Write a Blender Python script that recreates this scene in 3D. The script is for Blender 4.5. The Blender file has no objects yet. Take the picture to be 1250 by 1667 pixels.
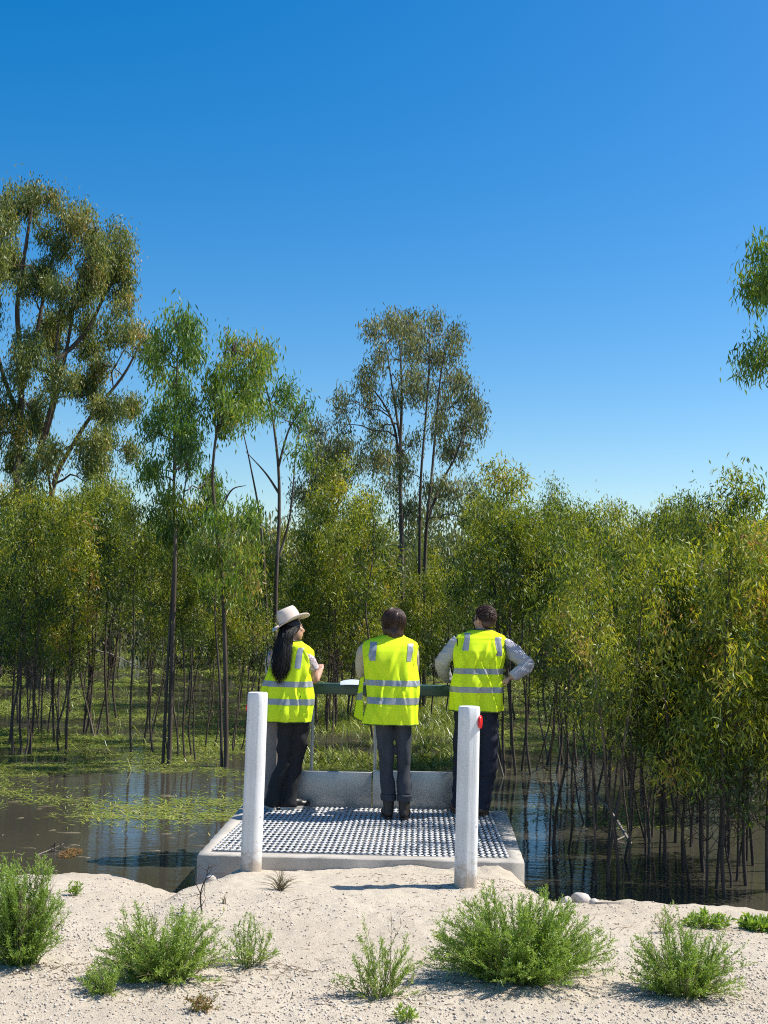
import bpy, math, random
import numpy as np
from mathutils import Vector, Matrix

# ------------------------------------------------------------------ camera, sky, sun, exposure
scene = bpy.context.scene
C = scene.collection
W_PX, H_PX, F_PX = 1250.0, 1667.0, 1900.0
CAM_H = 1.73
HORIZON = 993.5
PITCH = math.atan((HORIZON - H_PX / 2) / F_PX)
ROLL = math.radians(1.15)
cam_data = bpy.data.cameras.new('camera')
cam_data.sensor_fit = 'AUTO'
cam_data.sensor_width = 36.0
cam_data.lens = F_PX / H_PX * 36.0
cam_data.clip_end = 5000.0
cam = bpy.data.objects.new('camera', cam_data)
C.objects.link(cam)
cam.matrix_world = Matrix.Translation((0, 0, CAM_H)) @ Matrix.Rotation(math.radians(90) + PITCH, 4, 'X') @ Matrix.Rotation(ROLL, 4, 'Z')
scene.camera = cam

SUN_EL, SUN_AZ = math.radians(54), math.radians(10)      # azimuth: from +X (right) towards +Y (away)
sun_dir = Vector((math.cos(SUN_EL) * math.cos(SUN_AZ), math.cos(SUN_EL) * math.sin(SUN_AZ), math.sin(SUN_EL)))
world = bpy.data.worlds.new('World')
scene.world = world
world.use_nodes = True
wn = world.node_tree
bg = wn.nodes['Background']
sky = wn.nodes.new('ShaderNodeTexSky')
sky.sky_type = 'NISHITA'
sky.sun_disc = False
sky.sun_elevation = SUN_EL
sky.sun_rotation = math.pi / 2 - SUN_AZ
sky.altitude = 50
sky.air_density = 1.0
sky.dust_density = 0.9
sky.ozone_density = 1.0
hs = wn.nodes.new('ShaderNodeHueSaturation')
hs.inputs['Saturation'].default_value = 1.58
wn.links.new(sky.outputs[0], hs.inputs['Color'])
wn.links.new(hs.outputs[0], bg.inputs['Color'])
bg.inputs['Strength'].default_value = 0.118
sun_data = bpy.data.lights.new('sun', 'SUN')
sun_data.energy = 5.0
sun_data.angle = math.radians(0.53)
sun_data.color = (1.0, 0.955, 0.88)
sun = bpy.data.objects.new('sun', sun_data)
C.objects.link(sun)
sun.rotation_euler = sun_dir.to_track_quat('Z', 'Y').to_euler()
scene.view_settings.view_transform = 'Standard'
scene.view_settings.look = 'None'
scene.view_settings.exposure = 0.46
scene.view_settings.gamma = 1.0
scene.render.engine = 'CYCLES'
scene.cycles.use_denoising = False
scene.cycles.filter_width = 1.1
scene.cycles.use_adaptive_sampling = False
scene.cycles.max_bounces = 8
scene.cycles.diffuse_bounces = 3
scene.cycles.glossy_bounces = 3
scene.cycles.transmission_bounces = 4
scene.cycles.sample_clamp_indirect = 6.0

# ------------------------------------------------------------------ photo geometry -> world points
_R = np.array(cam.matrix_world.to_3x3())
_O = np.array((0.0, 0.0, CAM_H))
def ray(px, py):
    d = np.array(((px - W_PX / 2) / F_PX, -(py - H_PX / 2) / F_PX, -1.0))
    return _R @ d
def at_y(px, py, Y):
    d = ray(px, py); return _O + d * (Y / d[1])
def at_z(px, py, z):
    d = ray(px, py); return _O + d * ((z - CAM_H) / d[2])
WATER_Z = -0.42
def px_per_m(Y): return F_PX / Y

# ------------------------------------------------------------------ helpers
def noise2(x, y, seed=0):
    x = np.asarray(x, float); y = np.asarray(y, float)
    xi = np.floor(x).astype(np.int64); yi = np.floor(y).astype(np.int64)
    fx = x - xi; fy = y - yi
    fx = fx * fx * (3 - 2 * fx); fy = fy * fy * (3 - 2 * fy)
    def h(a, b):
        n = (a * 374761393 + b * 668265263 + seed * 2147483647 + 12345) & 0x7fffffff
        n = ((n ^ (n >> 13)) * 1274126177) & 0x7fffffff
        n = ((n ^ (n >> 16)) * 2246822519) & 0x7fffffff
        return ((n ^ (n >> 15)) & 0xffff) / 65535.0
    return (h(xi, yi) * (1 - fx) + h(xi + 1, yi) * fx) * (1 - fy) + (h(xi, yi + 1) * (1 - fx) + h(xi + 1, yi + 1) * fx) * fy
def fbm(x, y, oct=4, seed=0):
    s = 0; a = 0.5; t = 0
    for i in range(oct):
        s = s + a * noise2(x * 2 ** i, y * 2 ** i, seed + i * 17); t += a; a *= 0.5
    return s / t

class MB:
    """collects arrays of vertices and faces (k-gons) with a tone per face"""
    def __init__(self): self.V = []; self.F = []; self.T = []; self.n = 0
    def add(self, V, F, tone=0.5):
        V = np.asarray(V, np.float32).reshape(-1, 3); F = np.asarray(F, np.int32)
        if len(V) == 0 or len(F) == 0: return
        self.V.append(V); self.F.append(F + self.n); self.n += len(V)
        t = np.asarray(tone, np.float32)
        self.T.append(np.full(len(F), t, np.float32) if t.ndim == 0 else t)
    def mesh(self, name, smooth=False):
        me = bpy.data.meshes.new(name)
        V = np.concatenate(self.V)
        idx = np.concatenate([f.ravel() for f in self.F])
        tot = np.concatenate([np.full(len(f), f.shape[1], np.int32) for f in self.F])
        start = np.concatenate(([0], np.cumsum(tot)[:-1])).astype(np.int32)
        me.vertices.add(len(V)); me.vertices.foreach_set('co', V.ravel())
        me.loops.add(len(idx)); me.loops.foreach_set('vertex_index', idx.astype(np.int32))
        me.polygons.add(len(tot)); me.polygons.foreach_set('loop_start', start)
        me.update(calc_edges=True)
        at = me.attributes.new('tone', 'FLOAT', 'FACE')
        at.data.foreach_set('value', np.concatenate(self.T))
        if smooth: me.polygons.foreach_set('use_smooth', np.ones(len(tot), bool))
        return me
    def obj(self, name, mat, parent=None, smooth=False):
        return link(name, self.mesh(name, smooth), mat, parent)
def link(name, me, mat, parent=None):
    o = bpy.data.objects.new(name, me); C.objects.link(o)
    if mat is not None:
        if len(me.materials) == 0: me.materials.append(mat)
    if parent is not None: o.parent = parent
    return o
def empty(name, loc=(0, 0, 0)):
    o = bpy.data.objects.new(name, None); C.objects.link(o); o.location = Vector([float(v) for v in loc]); o.empty_display_size = 0.1
    return o
def tag(o, label=None, cat=None, group=None, kind=None):
    if label: o['label'] = label
    if cat: o['category'] = cat
    if group: o['group'] = group
    if kind: o['kind'] = kind
    return o

def catmull(P, n=5):
    P = np.asarray(P, float)
    if len(P) < 3 or n <= 1: return P
    A = np.vstack((2 * P[0] - P[1], P, 2 * P[-1] - P[-2])); out = []
    t = np.linspace(0, 1, n, endpoint=False)[:, None]
    for i in range(1, len(A) - 2):
        p0, p1, p2, p3 = A[i - 1], A[i], A[i + 1], A[i + 2]
        out.append(0.5 * (2 * p1 + (p2 - p0) * t + (2 * p0 - 5 * p1 + 4 * p2 - p3) * t ** 2 + (3 * p1 - p0 - 3 * p2 + p3) * t ** 3))
    return np.vstack(out + [P[-1:]])
def tube_arrays(P, R, k=6, squash=None):
    """closed tube along P with radii R (optional squash: (axis vector, factor))"""
    P = np.asarray(P, float); n = len(P)
    R = np.broadcast_to(np.asarray(R, float), (n,))
    T = np.gradient(P, axis=0); T /= np.linalg.norm(T, axis=1)[:, None] + 1e-12
    ref = np.array((0.0, 1.0, 0.0)) if abs(T[:, 1]).mean() < 0.8 else np.array((1.0, 0.0, 0.0))
    A = np.cross(T, ref); A /= np.linalg.norm(A, axis=1)[:, None] + 1e-12
    B = np.cross(T, A)
    th = np.arange(k) * 2 * math.pi / k
    O = (np.cos(th)[None, :, None] * A[:, None, :] + np.sin(th)[None, :, None] * B[:, None, :]) * R[:, None, None]
    if squash is not None:
        ax = np.asarray(squash[0], float); ax = ax / np.linalg.norm(ax)
        O = O + (O @ ax)[..., None] * ax * (squash[1] - 1)
    V = (P[:, None, :] + O).reshape(-1, 3)
    i = np.arange(n - 1)[:, None] * k; j = np.arange(k)[None, :]; j2 = (j + 1) % k
    F = np.stack((i + j, i + j2, i + k + j2, i + k + j), -1).reshape(-1, 4)
    V = np.vstack((V, P[0], P[-1])); b = n * k
    jj = np.arange(k); jn = (jj + 1) % k
    cap = np.stack((np.full(k, b), jn, jj), -1); cap2 = np.stack((np.full(k, b + 1), (n - 1) * k + jj, (n - 1) * k + jn), -1)
    return V, F, np.vstack((cap, cap2))
def add_tube(mb, P, R, k=6, tone=0.5, squash=None):
    V, F, Cp = tube_arrays(P, R, k, squash)
    n0 = mb.n; mb.add(V, F, tone)
    mb.F.append(Cp + n0); mb.T.append(np.full(len(Cp), np.mean(tone), np.float32))
def limb(mb, pts, radii, k=14, n=6, squash=None):
    P = catmull(pts, n); t = np.linspace(0, len(pts) - 1, len(P)); R = np.interp(t, np.arange(len(pts)), radii)
    add_tube(mb, P, R, k, 0.5, squash)
def ellipsoid(mb, c, r, axes=None, nu=20, nv=14):
    u = np.linspace(0, 2 * math.pi, nu, endpoint=False); v = np.linspace(0, math.pi, nv + 1)[1:-1]
    S = np.stack((np.outer(np.sin(v), np.cos(u)), np.outer(np.sin(v), np.sin(u)), np.outer(np.cos(v), np.ones(nu))), -1).reshape(-1, 3)
    S = np.vstack((S, (0, 0, 1), (0, 0, -1))) * np.asarray(r)
    if axes is not None: S = S @ np.asarray(axes)
    V = S + np.asarray(c); m = nv - 1
    i = np.arange(m - 1)[:, None] * nu; j = np.arange(nu)[None, :]; j2 = (j + 1) % nu
    F = np.stack((i + j, i + nu + j, i + nu + j2, i + j2), -1).reshape(-1, 4)
    jj = np.arange(nu); jn = (jj + 1) % nu; b = m * nu
    cp = np.vstack((np.stack((np.full(nu, b), jj, jn), -1), np.stack((np.full(nu, b + 1), (m - 1) * nu + jn, (m - 1) * nu + jj), -1)))
    n0 = mb.n; mb.add(V, F); mb.F.append((cp + n0).astype(np.int32)); mb.T.append(np.full(len(cp), 0.5, np.float32))
BOXF = np.array(((0, 3, 2, 1), (4, 5, 6, 7), (0, 1, 5, 4), (1, 2, 6, 5), (2, 3, 7, 6), (3, 0, 4, 7)))
def box(mb, lo, hi, tone=0.5):
    x0, y0, z0 = lo; x1, y1, z1 = hi
    mb.add(((x0, y0, z0), (x1, y0, z0), (x1, y1, z0), (x0, y1, z0), (x0, y0, z1), (x1, y0, z1), (x1, y1, z1), (x0, y1, z1)), BOXF, tone)
def prism(mb, quad, z0, z1):
    q = [tuple(p[:2]) for p in quad]
    mb.add([(x, y, z0) for x, y in q] + [(x, y, z1) for x, y in q], BOXF)
def voxel_union(mb, voxel, smooth=4):
    me = mb.mesh('tmp'); o = bpy.data.objects.new('tmp', me); C.objects.link(o)
    m = o.modifiers.new('r', 'REMESH'); m.mode = 'VOXEL'; m.voxel_size = voxel; m.use_smooth_shade = True
    if smooth:
        s = o.modifiers.new('s', 'SMOOTH'); s.factor = 0.5; s.iterations = smooth
    dg = bpy.context.evaluated_depsgraph_get()
    out = bpy.data.meshes.new_from_object(o.evaluated_get(dg))
    bpy.data.objects.remove(o); bpy.data.meshes.remove(me)
    out.polygons.foreach_set('use_smooth', np.ones(len(out.polygons), bool))
    return out
def displace(me, fn):
    n = len(me.vertices); co = np.empty(n * 3, np.float32); me.vertices.foreach_get('co', co); co = co.reshape(-1, 3)
    no = np.empty(n * 3, np.float32); me.vertex_normals.foreach_get('vector', no); no = no.reshape(-1, 3)
    co = co + no * np.asarray(fn(co), np.float32)[:, None]
    me.vertices.foreach_set('co', co.astype(np.float32).ravel()); me.update()
def bevel(o, w=0.01, seg=2):
    m = o.modifiers.new('bevel', 'BEVEL'); m.width = w; m.segments = seg; m.limit_method = 'ANGLE'
    return o

# ------------------------------------------------------------------ materials
def new_mat(name):
    m = bpy.data.materials.new(name); m.use_nodes = True
    nt = m.node_tree; p = nt.nodes['Principled BSDF']
    return m, nt, p
def N(nt, typ, **kw):
    n = nt.nodes.new(typ)
    for k, v in kw.items():
        if k.startswith('i_'): n.inputs[k[2:].replace('_', ' ')].default_value = v
        else: setattr(n, k, v)
    return n
def ramp(nt, fac, stops):
    r = nt.nodes.new('ShaderNodeValToRGB'); e = r.color_ramp.elements
    while len(e) < len(stops): e.new(0.5)
    for el, (pos, col) in zip(e, stops): el.position = pos; el.color = (*col, 1)
    nt.links.new(fac, r.inputs[0]); return r.outputs[0]
def mixc(nt, fac, a, b, mode='MIX'):
    m = nt.nodes.new('ShaderNodeMix'); m.data_type = 'RGBA'; m.blend_type = mode
    for v, s in ((fac, m.inputs[0]), (a, m.inputs[6]), (b, m.inputs[7])):
        if hasattr(v, 'links'): nt.links.new(v, s)
        elif isinstance(v, (int, float)): s.default_value = v
        else: s.default_value = (*v, 1)
    return m.outputs[2]
def noise_tex(nt, scale, detail=4, rough=0.6, stretch=None, coord='Object'):
    tc = nt.nodes.new('ShaderNodeTexCoord'); n = N(nt, 'ShaderNodeTexNoise'); n.inputs['Scale'].default_value = scale
    n.inputs['Detail'].default_value = detail; n.inputs['Roughness'].default_value = rough
    if stretch:
        mp = nt.nodes.new('ShaderNodeMapping'); mp.inputs['Scale'].default_value = stretch
        nt.links.new(tc.outputs[coord], mp.inputs[0]); nt.links.new(mp.outputs[0], n.inputs['Vector'])
    else: nt.links.new(tc.outputs[coord], n.inputs['Vector'])
    return n.outputs['Fac']
def bump(nt, p, height, strength=0.3, dist=0.01):
    b = nt.nodes.new('ShaderNodeBump'); b.inputs['Strength'].default_value = strength; b.inputs['Distance'].default_value = dist
    nt.links.new(height, b.inputs['Height']); nt.links.new(b.outputs[0], p.inputs['Normal'])
def simple(name, col, rough=0.6, metal=0.0, var=0.12, scale=12.0, bmp=0.0, stretch=None, spec=0.5, bscale=None):
    m, nt, p = new_mat(name)
    f = noise_tex(nt, scale, 5, 0.6, stretch)
    lo = tuple(c * (1 - var) for c in col); hi = tuple(min(1, c * (1 + var)) for c in col)
    nt.links.new(ramp(nt, f, ((0.3, lo), (0.7, hi))), p.inputs['Base Color'])
    p.inputs['Roughness'].default_value = rough; p.inputs['Metallic'].default_value = metal
    p.inputs['Specular IOR Level'].default_value = spec
    if bmp: bump(nt, p, f if bscale is None else noise_tex(nt, bscale, 4), bmp, 0.01)
    return m
def leaf_mat(name, stops, transl=0.4, rand=0.2, gloss=0.035, rough=0.5):
    """leaf: tone (per leaf) picks the pigment, each plant shifts a little"""
    m = bpy.data.materials.new(name); m.use_nodes = True; nt = m.node_tree; nt.nodes.clear()
    out = nt.nodes.new('ShaderNodeOutputMaterial')
    at = N(nt, 'ShaderNodeAttribute', attribute_name='tone')
    oi = nt.nodes.new('ShaderNodeObjectInfo')
    ma = N(nt, 'ShaderNodeMath', operation='MULTIPLY_ADD'); nt.links.new(oi.outputs['Random'], ma.inputs[0])
    ma.inputs[1].default_value = rand; nt.links.new(at.outputs['Fac'], ma.inputs[2])
    sb = N(nt, 'ShaderNodeMath', operation='SUBTRACT', use_clamp=True); nt.links.new(ma.outputs[0], sb.inputs[0]); sb.inputs[1].default_value = rand / 2
    col = ramp(nt, sb.outputs[0], stops)
    df = nt.nodes.new('ShaderNodeBsdfDiffuse'); tr = nt.nodes.new('ShaderNodeBsdfTranslucent'); gl = nt.nodes.new('ShaderNodeBsdfGlossy')
    nt.links.new(col, df.inputs[0])
    tc = mixc(nt, 1.0, col, (1.35, 1.3, 0.55), 'MULTIPLY'); nt.links.new(tc, tr.inputs[0])
    gl.inputs['Roughness'].default_value = rough; gl.inputs[0].default_value = (0.9, 0.95, 1, 1)
    m1 = nt.nodes.new('ShaderNodeMixShader'); m1.inputs[0].default_value = transl
    nt.links.new(df.outputs[0], m1.inputs[1]); nt.links.new(tr.outputs[0], m1.inputs[2])
    m2 = nt.nodes.new('ShaderNodeMixShader'); m2.inputs[0].default_value = gloss
    nt.links.new(m1.outputs[0], m2.inputs[1]); nt.links.new(gl.outputs[0], m2.inputs[2])
    nt.links.new(m2.outputs[0], out.inputs[0])
    return m

M = {}
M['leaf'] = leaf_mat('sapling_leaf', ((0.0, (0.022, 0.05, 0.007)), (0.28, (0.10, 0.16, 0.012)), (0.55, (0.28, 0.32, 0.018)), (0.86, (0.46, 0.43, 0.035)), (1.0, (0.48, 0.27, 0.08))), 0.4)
M['leaf_green'] = leaf_mat('green_leaf', ((0.0, (0.03, 0.075, 0.010)), (0.4, (0.10, 0.20, 0.018)), (0.8, (0.26, 0.33, 0.04)), (1.0, (0.42, 0.28, 0.09))), 0.45)
M['leaf_grey'] = leaf_mat('grey_leaf', ((0.0, (0.07, 0.09, 0.04)), (0.5, (0.18, 0.20, 0.085)), (0.85, (0.33, 0.32, 0.14)), (1.0, (0.4, 0.32, 0.14))), 0.35)
M['leaf_olive'] = leaf_mat('olive_leaf', ((0.0, (0.045, 0.08, 0.02)), (0.45, (0.14, 0.185, 0.04)), (0.8, (0.33, 0.34, 0.08)), (1.0, (0.43, 0.30, 0.10))), 0.4)
M['leaf_far'] = leaf_mat('far_leaf', ((0.0, (0.05, 0.07, 0.03)), (0.5, (0.14, 0.165, 0.055)), (1.0, (0.28, 0.26, 0.09))), 0.35)
M['weed'] = leaf_mat('bank_weed_leaf', ((0.0, (0.12, 0.21, 0.025)), (0.5, (0.25, 0.38, 0.05)), (0.9, (0.42, 0.50, 0.13)), (1.0, (0.52, 0.46, 0.2))), 0.4, 0.2, 0.04, 0.5)
M['water_weed'] = leaf_mat('floating_weed', ((0.0, (0.08, 0.14, 0.018)), (0.5, (0.22, 0.29, 0.045)), (0.85, (0.40, 0.42, 0.10)), (1.0, (0.5, 0.43, 0.2))), 0.3, 0.0, 0.06, 0.4)
M['dry'] = leaf_mat('dry_straw', ((0.0, (0.25, 0.19, 0.10)), (1.0, (0.5, 0.42, 0.27))), 0.2, 0.1, 0.03)
M['rust_weed'] = leaf_mat('rust_weed', ((0.0, (0.2, 0.085, 0.025)), (0.5, (0.28, 0.16, 0.05)), (1.0, (0.2, 0.24, 0.06))), 0.2, 0.1, 0.03)

def bark():
    m, nt, p = new_mat('gum_bark')
    f = noise_tex(nt, 7.0, 6, 0.65, (1, 1, 0.18))
    g = noise_tex(nt, 1.1, 2, 0.5)
    a = ramp(nt, f, ((0.3, (0.04, 0.028, 0.02)), (0.55, (0.095, 0.068, 0.05)), (0.75, (0.2, 0.16, 0.125))))
    c = mixc(nt, ramp(nt, g, ((0.55, (0, 0, 0)), (0.72, (1, 1, 1)))), a, (0.24, 0.195, 0.16))
    nt.links.new(c, p.inputs['Base Color']); p.inputs['Roughness'].default_value = 0.85
    bump(nt, p, f, 0.5, 0.01); return m
M['bark'] = bark()
M['dark_bark'] = simple('dark_wet_bark', (0.06, 0.043, 0.032), 0.8, 0, 0.45, 9, 0.5, (1, 1, 0.2))
M['twig'] = simple('grey_twig', (0.22, 0.19, 0.16), 0.8, 0, 0.2, 30)

def sand():
    m, nt, p = new_mat('sand')
    a = noise_tex(nt, 0.9, 5, 0.6); b = noise_tex(nt, 160.0, 3, 0.7); c = noise_tex(nt, 38.0, 4, 0.7)
    base = ramp(nt, a, ((0.3, (0.46, 0.395, 0.305)), (0.7, (0.57, 0.50, 0.395))))
    g1 = ramp(nt, b, ((0.30, (0.55, 0.53, 0.52)), (0.5, (1, 1, 1)), (0.72, (1.12, 1.1, 1.06))))
    g2 = ramp(nt, c, ((0.28, (0.74, 0.71, 0.68)), (0.48, (1, 1, 1))))
    col = mixc(nt, 1.0, mixc(nt, 1.0, base, g1, 'MULTIPLY'), g2, 'MULTIPLY')
    # wet dark mud below the waterline, pond floor
    geo = nt.nodes.new('ShaderNodeNewGeometry'); sx = nt.nodes.new('ShaderNodeSeparateXYZ'); nt.links.new(geo.outputs['Position'], sx.inputs[0])
    mr = nt.nodes.new('ShaderNodeMapRange'); mr.inputs[1].default_value = -0.33; mr.inputs[2].default_value = -0.43
    nt.links.new(sx.outputs[2], mr.inputs[0])
    col = mixc(nt, mr.outputs[0], col, (0.09, 0.075, 0.05))
    mf = nt.nodes.new('ShaderNodeMapRange'); mf.inputs[1].default_value = 30; mf.inputs[2].default_value = 45; nt.links.new(sx.outputs[1], mf.inputs[0])
    gr = ramp(nt, noise_tex(nt, 0.7, 5, 0.7), ((0.35, (0.055, 0.065, 0.022)), (0.65, (0.14, 0.15, 0.05))))
    col = mixc(nt, mf.outputs[0], col, gr)
    nt.links.new(col, p.inputs['Base Color']); p.inputs['Roughness'].default_value = 0.95; p.inputs['Specular IOR Level'].default_value = 0.15
    ad = N(nt, 'ShaderNodeMath', operation='ADD'); nt.links.new(b, ad.inputs[0]); nt.links.new(c, ad.inputs[1])
    bump(nt, p, ad.outputs[0], 0.55, 0.012); return m
M['sand'] = sand()
def concrete(name, c1, c2):
    m, nt, p = new_mat(name)
    a = noise_tex(nt, 2.6, 6, 0.65); b = noise_tex(nt, 90, 3, 0.7); s = noise_tex(nt, 6.0, 4, 0.6, (1, 1, 0.12))
    col = ramp(nt, a, ((0.3, c1), (0.7, c2)))
    col = mixc(nt, 1.0, col, ramp(nt, b, ((0.3, (0.8, 0.79, 0.77)), (0.5, (1, 1, 1)))), 'MULTIPLY')
    col = mixc(nt, 0.5, col, ramp(nt, s, ((0.35, (0.75, 0.73, 0.7)), (0.6, (1, 1, 1)))), 'MULTIPLY')
    nt.links.new(col, p.inputs['Base Color']); p.inputs['Roughness'].default_value = 0.9
    p.inputs['Specular IOR Level'].default_value = 0.25
    bump(nt, p, b, 0.25, 0.006); return m
M['concrete'] = concrete('weathered_concrete', (0.42, 0.38, 0.325), (0.53, 0.49, 0.43))
M['grey_post'] = concrete('grey_timber_concrete', (0.33, 0.28, 0.26), (0.42, 0.37, 0.34))
def galv():
    m, nt, p = new_mat('galvanised_steel')
    v = nt.nodes.new('ShaderNodeTexVoronoi'); v.inputs['Scale'].default_value = 40
    tc = nt.nodes.new('ShaderNodeTexCoord'); nt.links.new(tc.outputs['Object'], v.inputs['Vector'])
    nt.links.new(ramp(nt, v.outputs['Color'], ((0.0, (0.46, 0.46, 0.46)), (1.0, (0.58, 0.58, 0.58)))), p.inputs['Base Color'])
    p.inputs['Metallic'].default_value = 0.2; p.inputs['Roughness'].default_value = 0.55; return m
M['galv'] = galv()
def plate():
    m, nt, p = new_mat('brushed_plate')
    s = noise_tex(nt, 14.0, 6, 0.7, (1, 1, 0.05)); a = noise_tex(nt, 2.2, 5, 0.6)
    col = mixc(nt, 0.6, ramp(nt, s, ((0.3, (0.36, 0.36, 0.36)), (0.7, (0.52, 0.52, 0.51)))), ramp(nt, a, ((0.3, (0.42, 0.40, 0.38)), (0.7, (0.56, 0.55, 0.53)))))
    nt.links.new(col, p.inputs['Base Color']); p.inputs['Metallic'].default_value = 0.65; p.inputs['Roughness'].default_value = 0.42
    bump(nt, p, s, 0.12, 0.004); return m
M['plate'] = plate()
M['green_steel'] = simple('green_painted_steel', (0.05, 0.105, 0.08), 0.35, 0.0, 0.12, 8)
M['steel_rod'] = simple('grey_steel_rod', (0.4, 0.4, 0.4), 0.4, 0.7, 0.15, 20)
def whitepaint():
    m, nt, p = new_mat('white_painted_timber')
    g = noise_tex(nt, 9.0, 6, 0.7, (3.0, 3.0, 0.12)); k = noise_tex(nt, 16.0, 5, 0.7); s = noise_tex(nt, 2.0, 4, 0.6)
    col = ramp(nt, g, ((0.29, (0.36, 0.33, 0.29)), (0.345, (0.72, 0.71, 0.70)), (0.6, (0.82, 0.82, 0.81))))
    col = mixc(nt, ramp(nt, k, ((0.655, (0, 0, 0)), (0.69, (1, 1, 1)))), col, (0.3, 0.26, 0.22))
    col = mixc(nt, 1.0, col, ramp(nt, s, ((0.3, (0.84, 0.83, 0.81)), (0.6, (1, 1, 1)))), 'MULTIPLY')
    sc_ = noise_tex(nt, 5.0, 5, 0.7, (1, 1, 0.35)); col = mixc(nt, ramp(nt, sc_, ((0.60, (0, 0, 0)), (0.75, (0.7, 0.7, 0.7)))), col, (0.5, 0.47, 0.43))
    tc = nt.nodes.new('ShaderNodeTexCoord'); sp = nt.nodes.new('ShaderNodeSeparateXYZ'); nt.links.new(tc.outputs['Object'], sp.inputs[0])
    ad = N(nt, 'ShaderNodeMath', operation='MULTIPLY_ADD'); nt.links.new(k, ad.inputs[0]); ad.inputs[1].default_value = -0.5; nt.links.new(sp.outputs[2], ad.inputs[2])
    mr = nt.nodes.new('ShaderNodeMapRange'); nt.links.new(ad.outputs[0], mr.inputs[0]); mr.inputs[1].default_value = -0.08; mr.inputs[2].default_value = -0.22
    col = mixc(nt, mr.outputs[0], col, (0.45, 0.38, 0.3))      # sand splashed on the foot
    nt.links.new(col, p.inputs['Base Color']); p.inputs['Roughness'].default_value = 0.6
    bump(nt, p, g, 0.35, 0.008); return m
M['white'] = whitepaint()
M['red'] = simple('red_reflector', (0.75, 0.015, 0.02), 0.25, 0, 0.1, 60)
def water():
    m, nt, p = new_mat('pond_water')
    a = noise_tex(nt, 0.35, 4, 0.6)
    nt.links.new(ramp(nt, a, ((0.3, (0.04, 0.036, 0.026)), (0.7, (0.062, 0.056, 0.04)))), p.inputs['Base Color'])
    p.inputs['Roughness'].default_value = 0.025; p.inputs['IOR'].default_value = 1.333
    b1 = noise_tex(nt, 5.0, 3, 0.5, (1, 2.2, 1)); b2 = noise_tex(nt, 0.8, 2, 0.5)
    ad = N(nt, 'ShaderNodeMath', operation='ADD'); nt.links.new(b1, ad.inputs[0]); nt.links.new(b2, ad.inputs[1])
    bump(nt, p, ad.outputs[0], 0.045, 0.05); return m
M['water'] = water()
# clothing
def vest_mat():
    m = bpy.data.materials.new('hi_vis_fabric'); m.use_nodes = True; nt = m.node_tree; nt.nodes.clear()
    out = nt.nodes.new('ShaderNodeOutputMaterial'); f = noise_tex(nt, 9, 4)
    col = ramp(nt, f, ((0.3, (0.74, 0.96, 0.03)), (0.7, (0.80, 0.98, 0.04))))
    df = nt.nodes.new('ShaderNodeBsdfDiffuse'); tr = nt.nodes.new('ShaderNodeBsdfTranslucent'); nt.links.new(col, df.inputs[0]); nt.links.new(col, tr.inputs[0])
    mx = nt.nodes.new('ShaderNodeMixShader'); mx.inputs[0].default_value = 0.0
    nt.links.new(df.outputs[0], mx.inputs[1]); nt.links.new(tr.outputs[0], mx.inputs[2]); nt.links.new(mx.outputs[0], out.inputs[0])
    return m
M['vest'] = vest_mat()
M['tape'] = simple('reflective_tape', (0.34, 0.36, 0.38), 0.45, 0.2, 0.08, 60)
M['trim'] = simple('dark_green_binding', (0.05, 0.09, 0.02), 0.8, 0, 0.1)
M['skin'] = simple('skin', (0.56, 0.31, 0.21), 0.5, 0, 0.08, 20)
M['black_cloth'] = simple('black_trouser_cloth', (0.010, 0.010, 0.012), 0.75, 0, 0.2, 30)
M['denim'] = simple('dark_denim', (0.042, 0.046, 0.056), 0.85, 0, 0.35, 12, 0.2, (1, 1, 0.3))
M['navy'] = simple('navy_trouser_cloth', (0.012, 0.015, 0.032), 0.8, 0, 0.2, 20)
M['boot'] = simple('dark_brown_leather', (0.035, 0.024, 0.018), 0.55, 0, 0.3, 25)
M['shoe_black'] = simple('black_leather', (0.012, 0.011, 0.011), 0.4, 0, 0.2, 25)
M['shoe_tan'] = simple('brown_leather', (0.12, 0.06, 0.04), 0.5, 0, 0.2, 25)
M['sole'] = simple('pale_sole', (0.45, 0.42, 0.38), 0.7, 0, 0.1)
M['hair_black'] = simple('black_hair', (0.006, 0.005, 0.005), 0.55, 0, 0.3, 60)
M['hair_brown'] = simple('brown_hair', (0.05, 0.023, 0.014), 0.45, 0, 0.45, 60)
M['hair_short'] = simple('short_brown_hair', (0.09, 0.048, 0.034), 0.5, 0, 0.4, 80)
M['hat'] = simple('pale_felt', (0.68, 0.57, 0.48), 0.95, 0, 0.06, 30)
M['hatband'] = simple('brown_hat_cord', (0.3, 0.19, 0.13), 0.8, 0, 0.1)
M['khaki'] = simple('khaki_cotton', (0.50, 0.43, 0.34), 0.9, 0, 0.08, 20)
def striped():
    m, nt, p = new_mat('fine_striped_shirt')
    tc = nt.nodes.new('ShaderNodeTexCoord'); w = nt.nodes.new('ShaderNodeTexWave'); w.inputs['Scale'].default_value = 32; w.inputs['Distortion'].default_value = 0.6
    mp = nt.nodes.new('ShaderNodeMapping'); mp.inputs['Rotation'].default_value = (0.3, 0.7, 0.5)
    nt.links.new(tc.outputs['Object'], mp.inputs[0]); nt.links.new(mp.outputs[0], w.inputs['Vector'])
    nt.links.new(ramp(nt, w.outputs['Fac'], ((0.35, (0.30, 0.30, 0.36)), (0.65, (0.54, 0.53, 0.56)))), p.inputs['Base Color'])
    p.inputs['Roughness'].default_value = 0.9; return m
M['stripe'] = striped()
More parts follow.
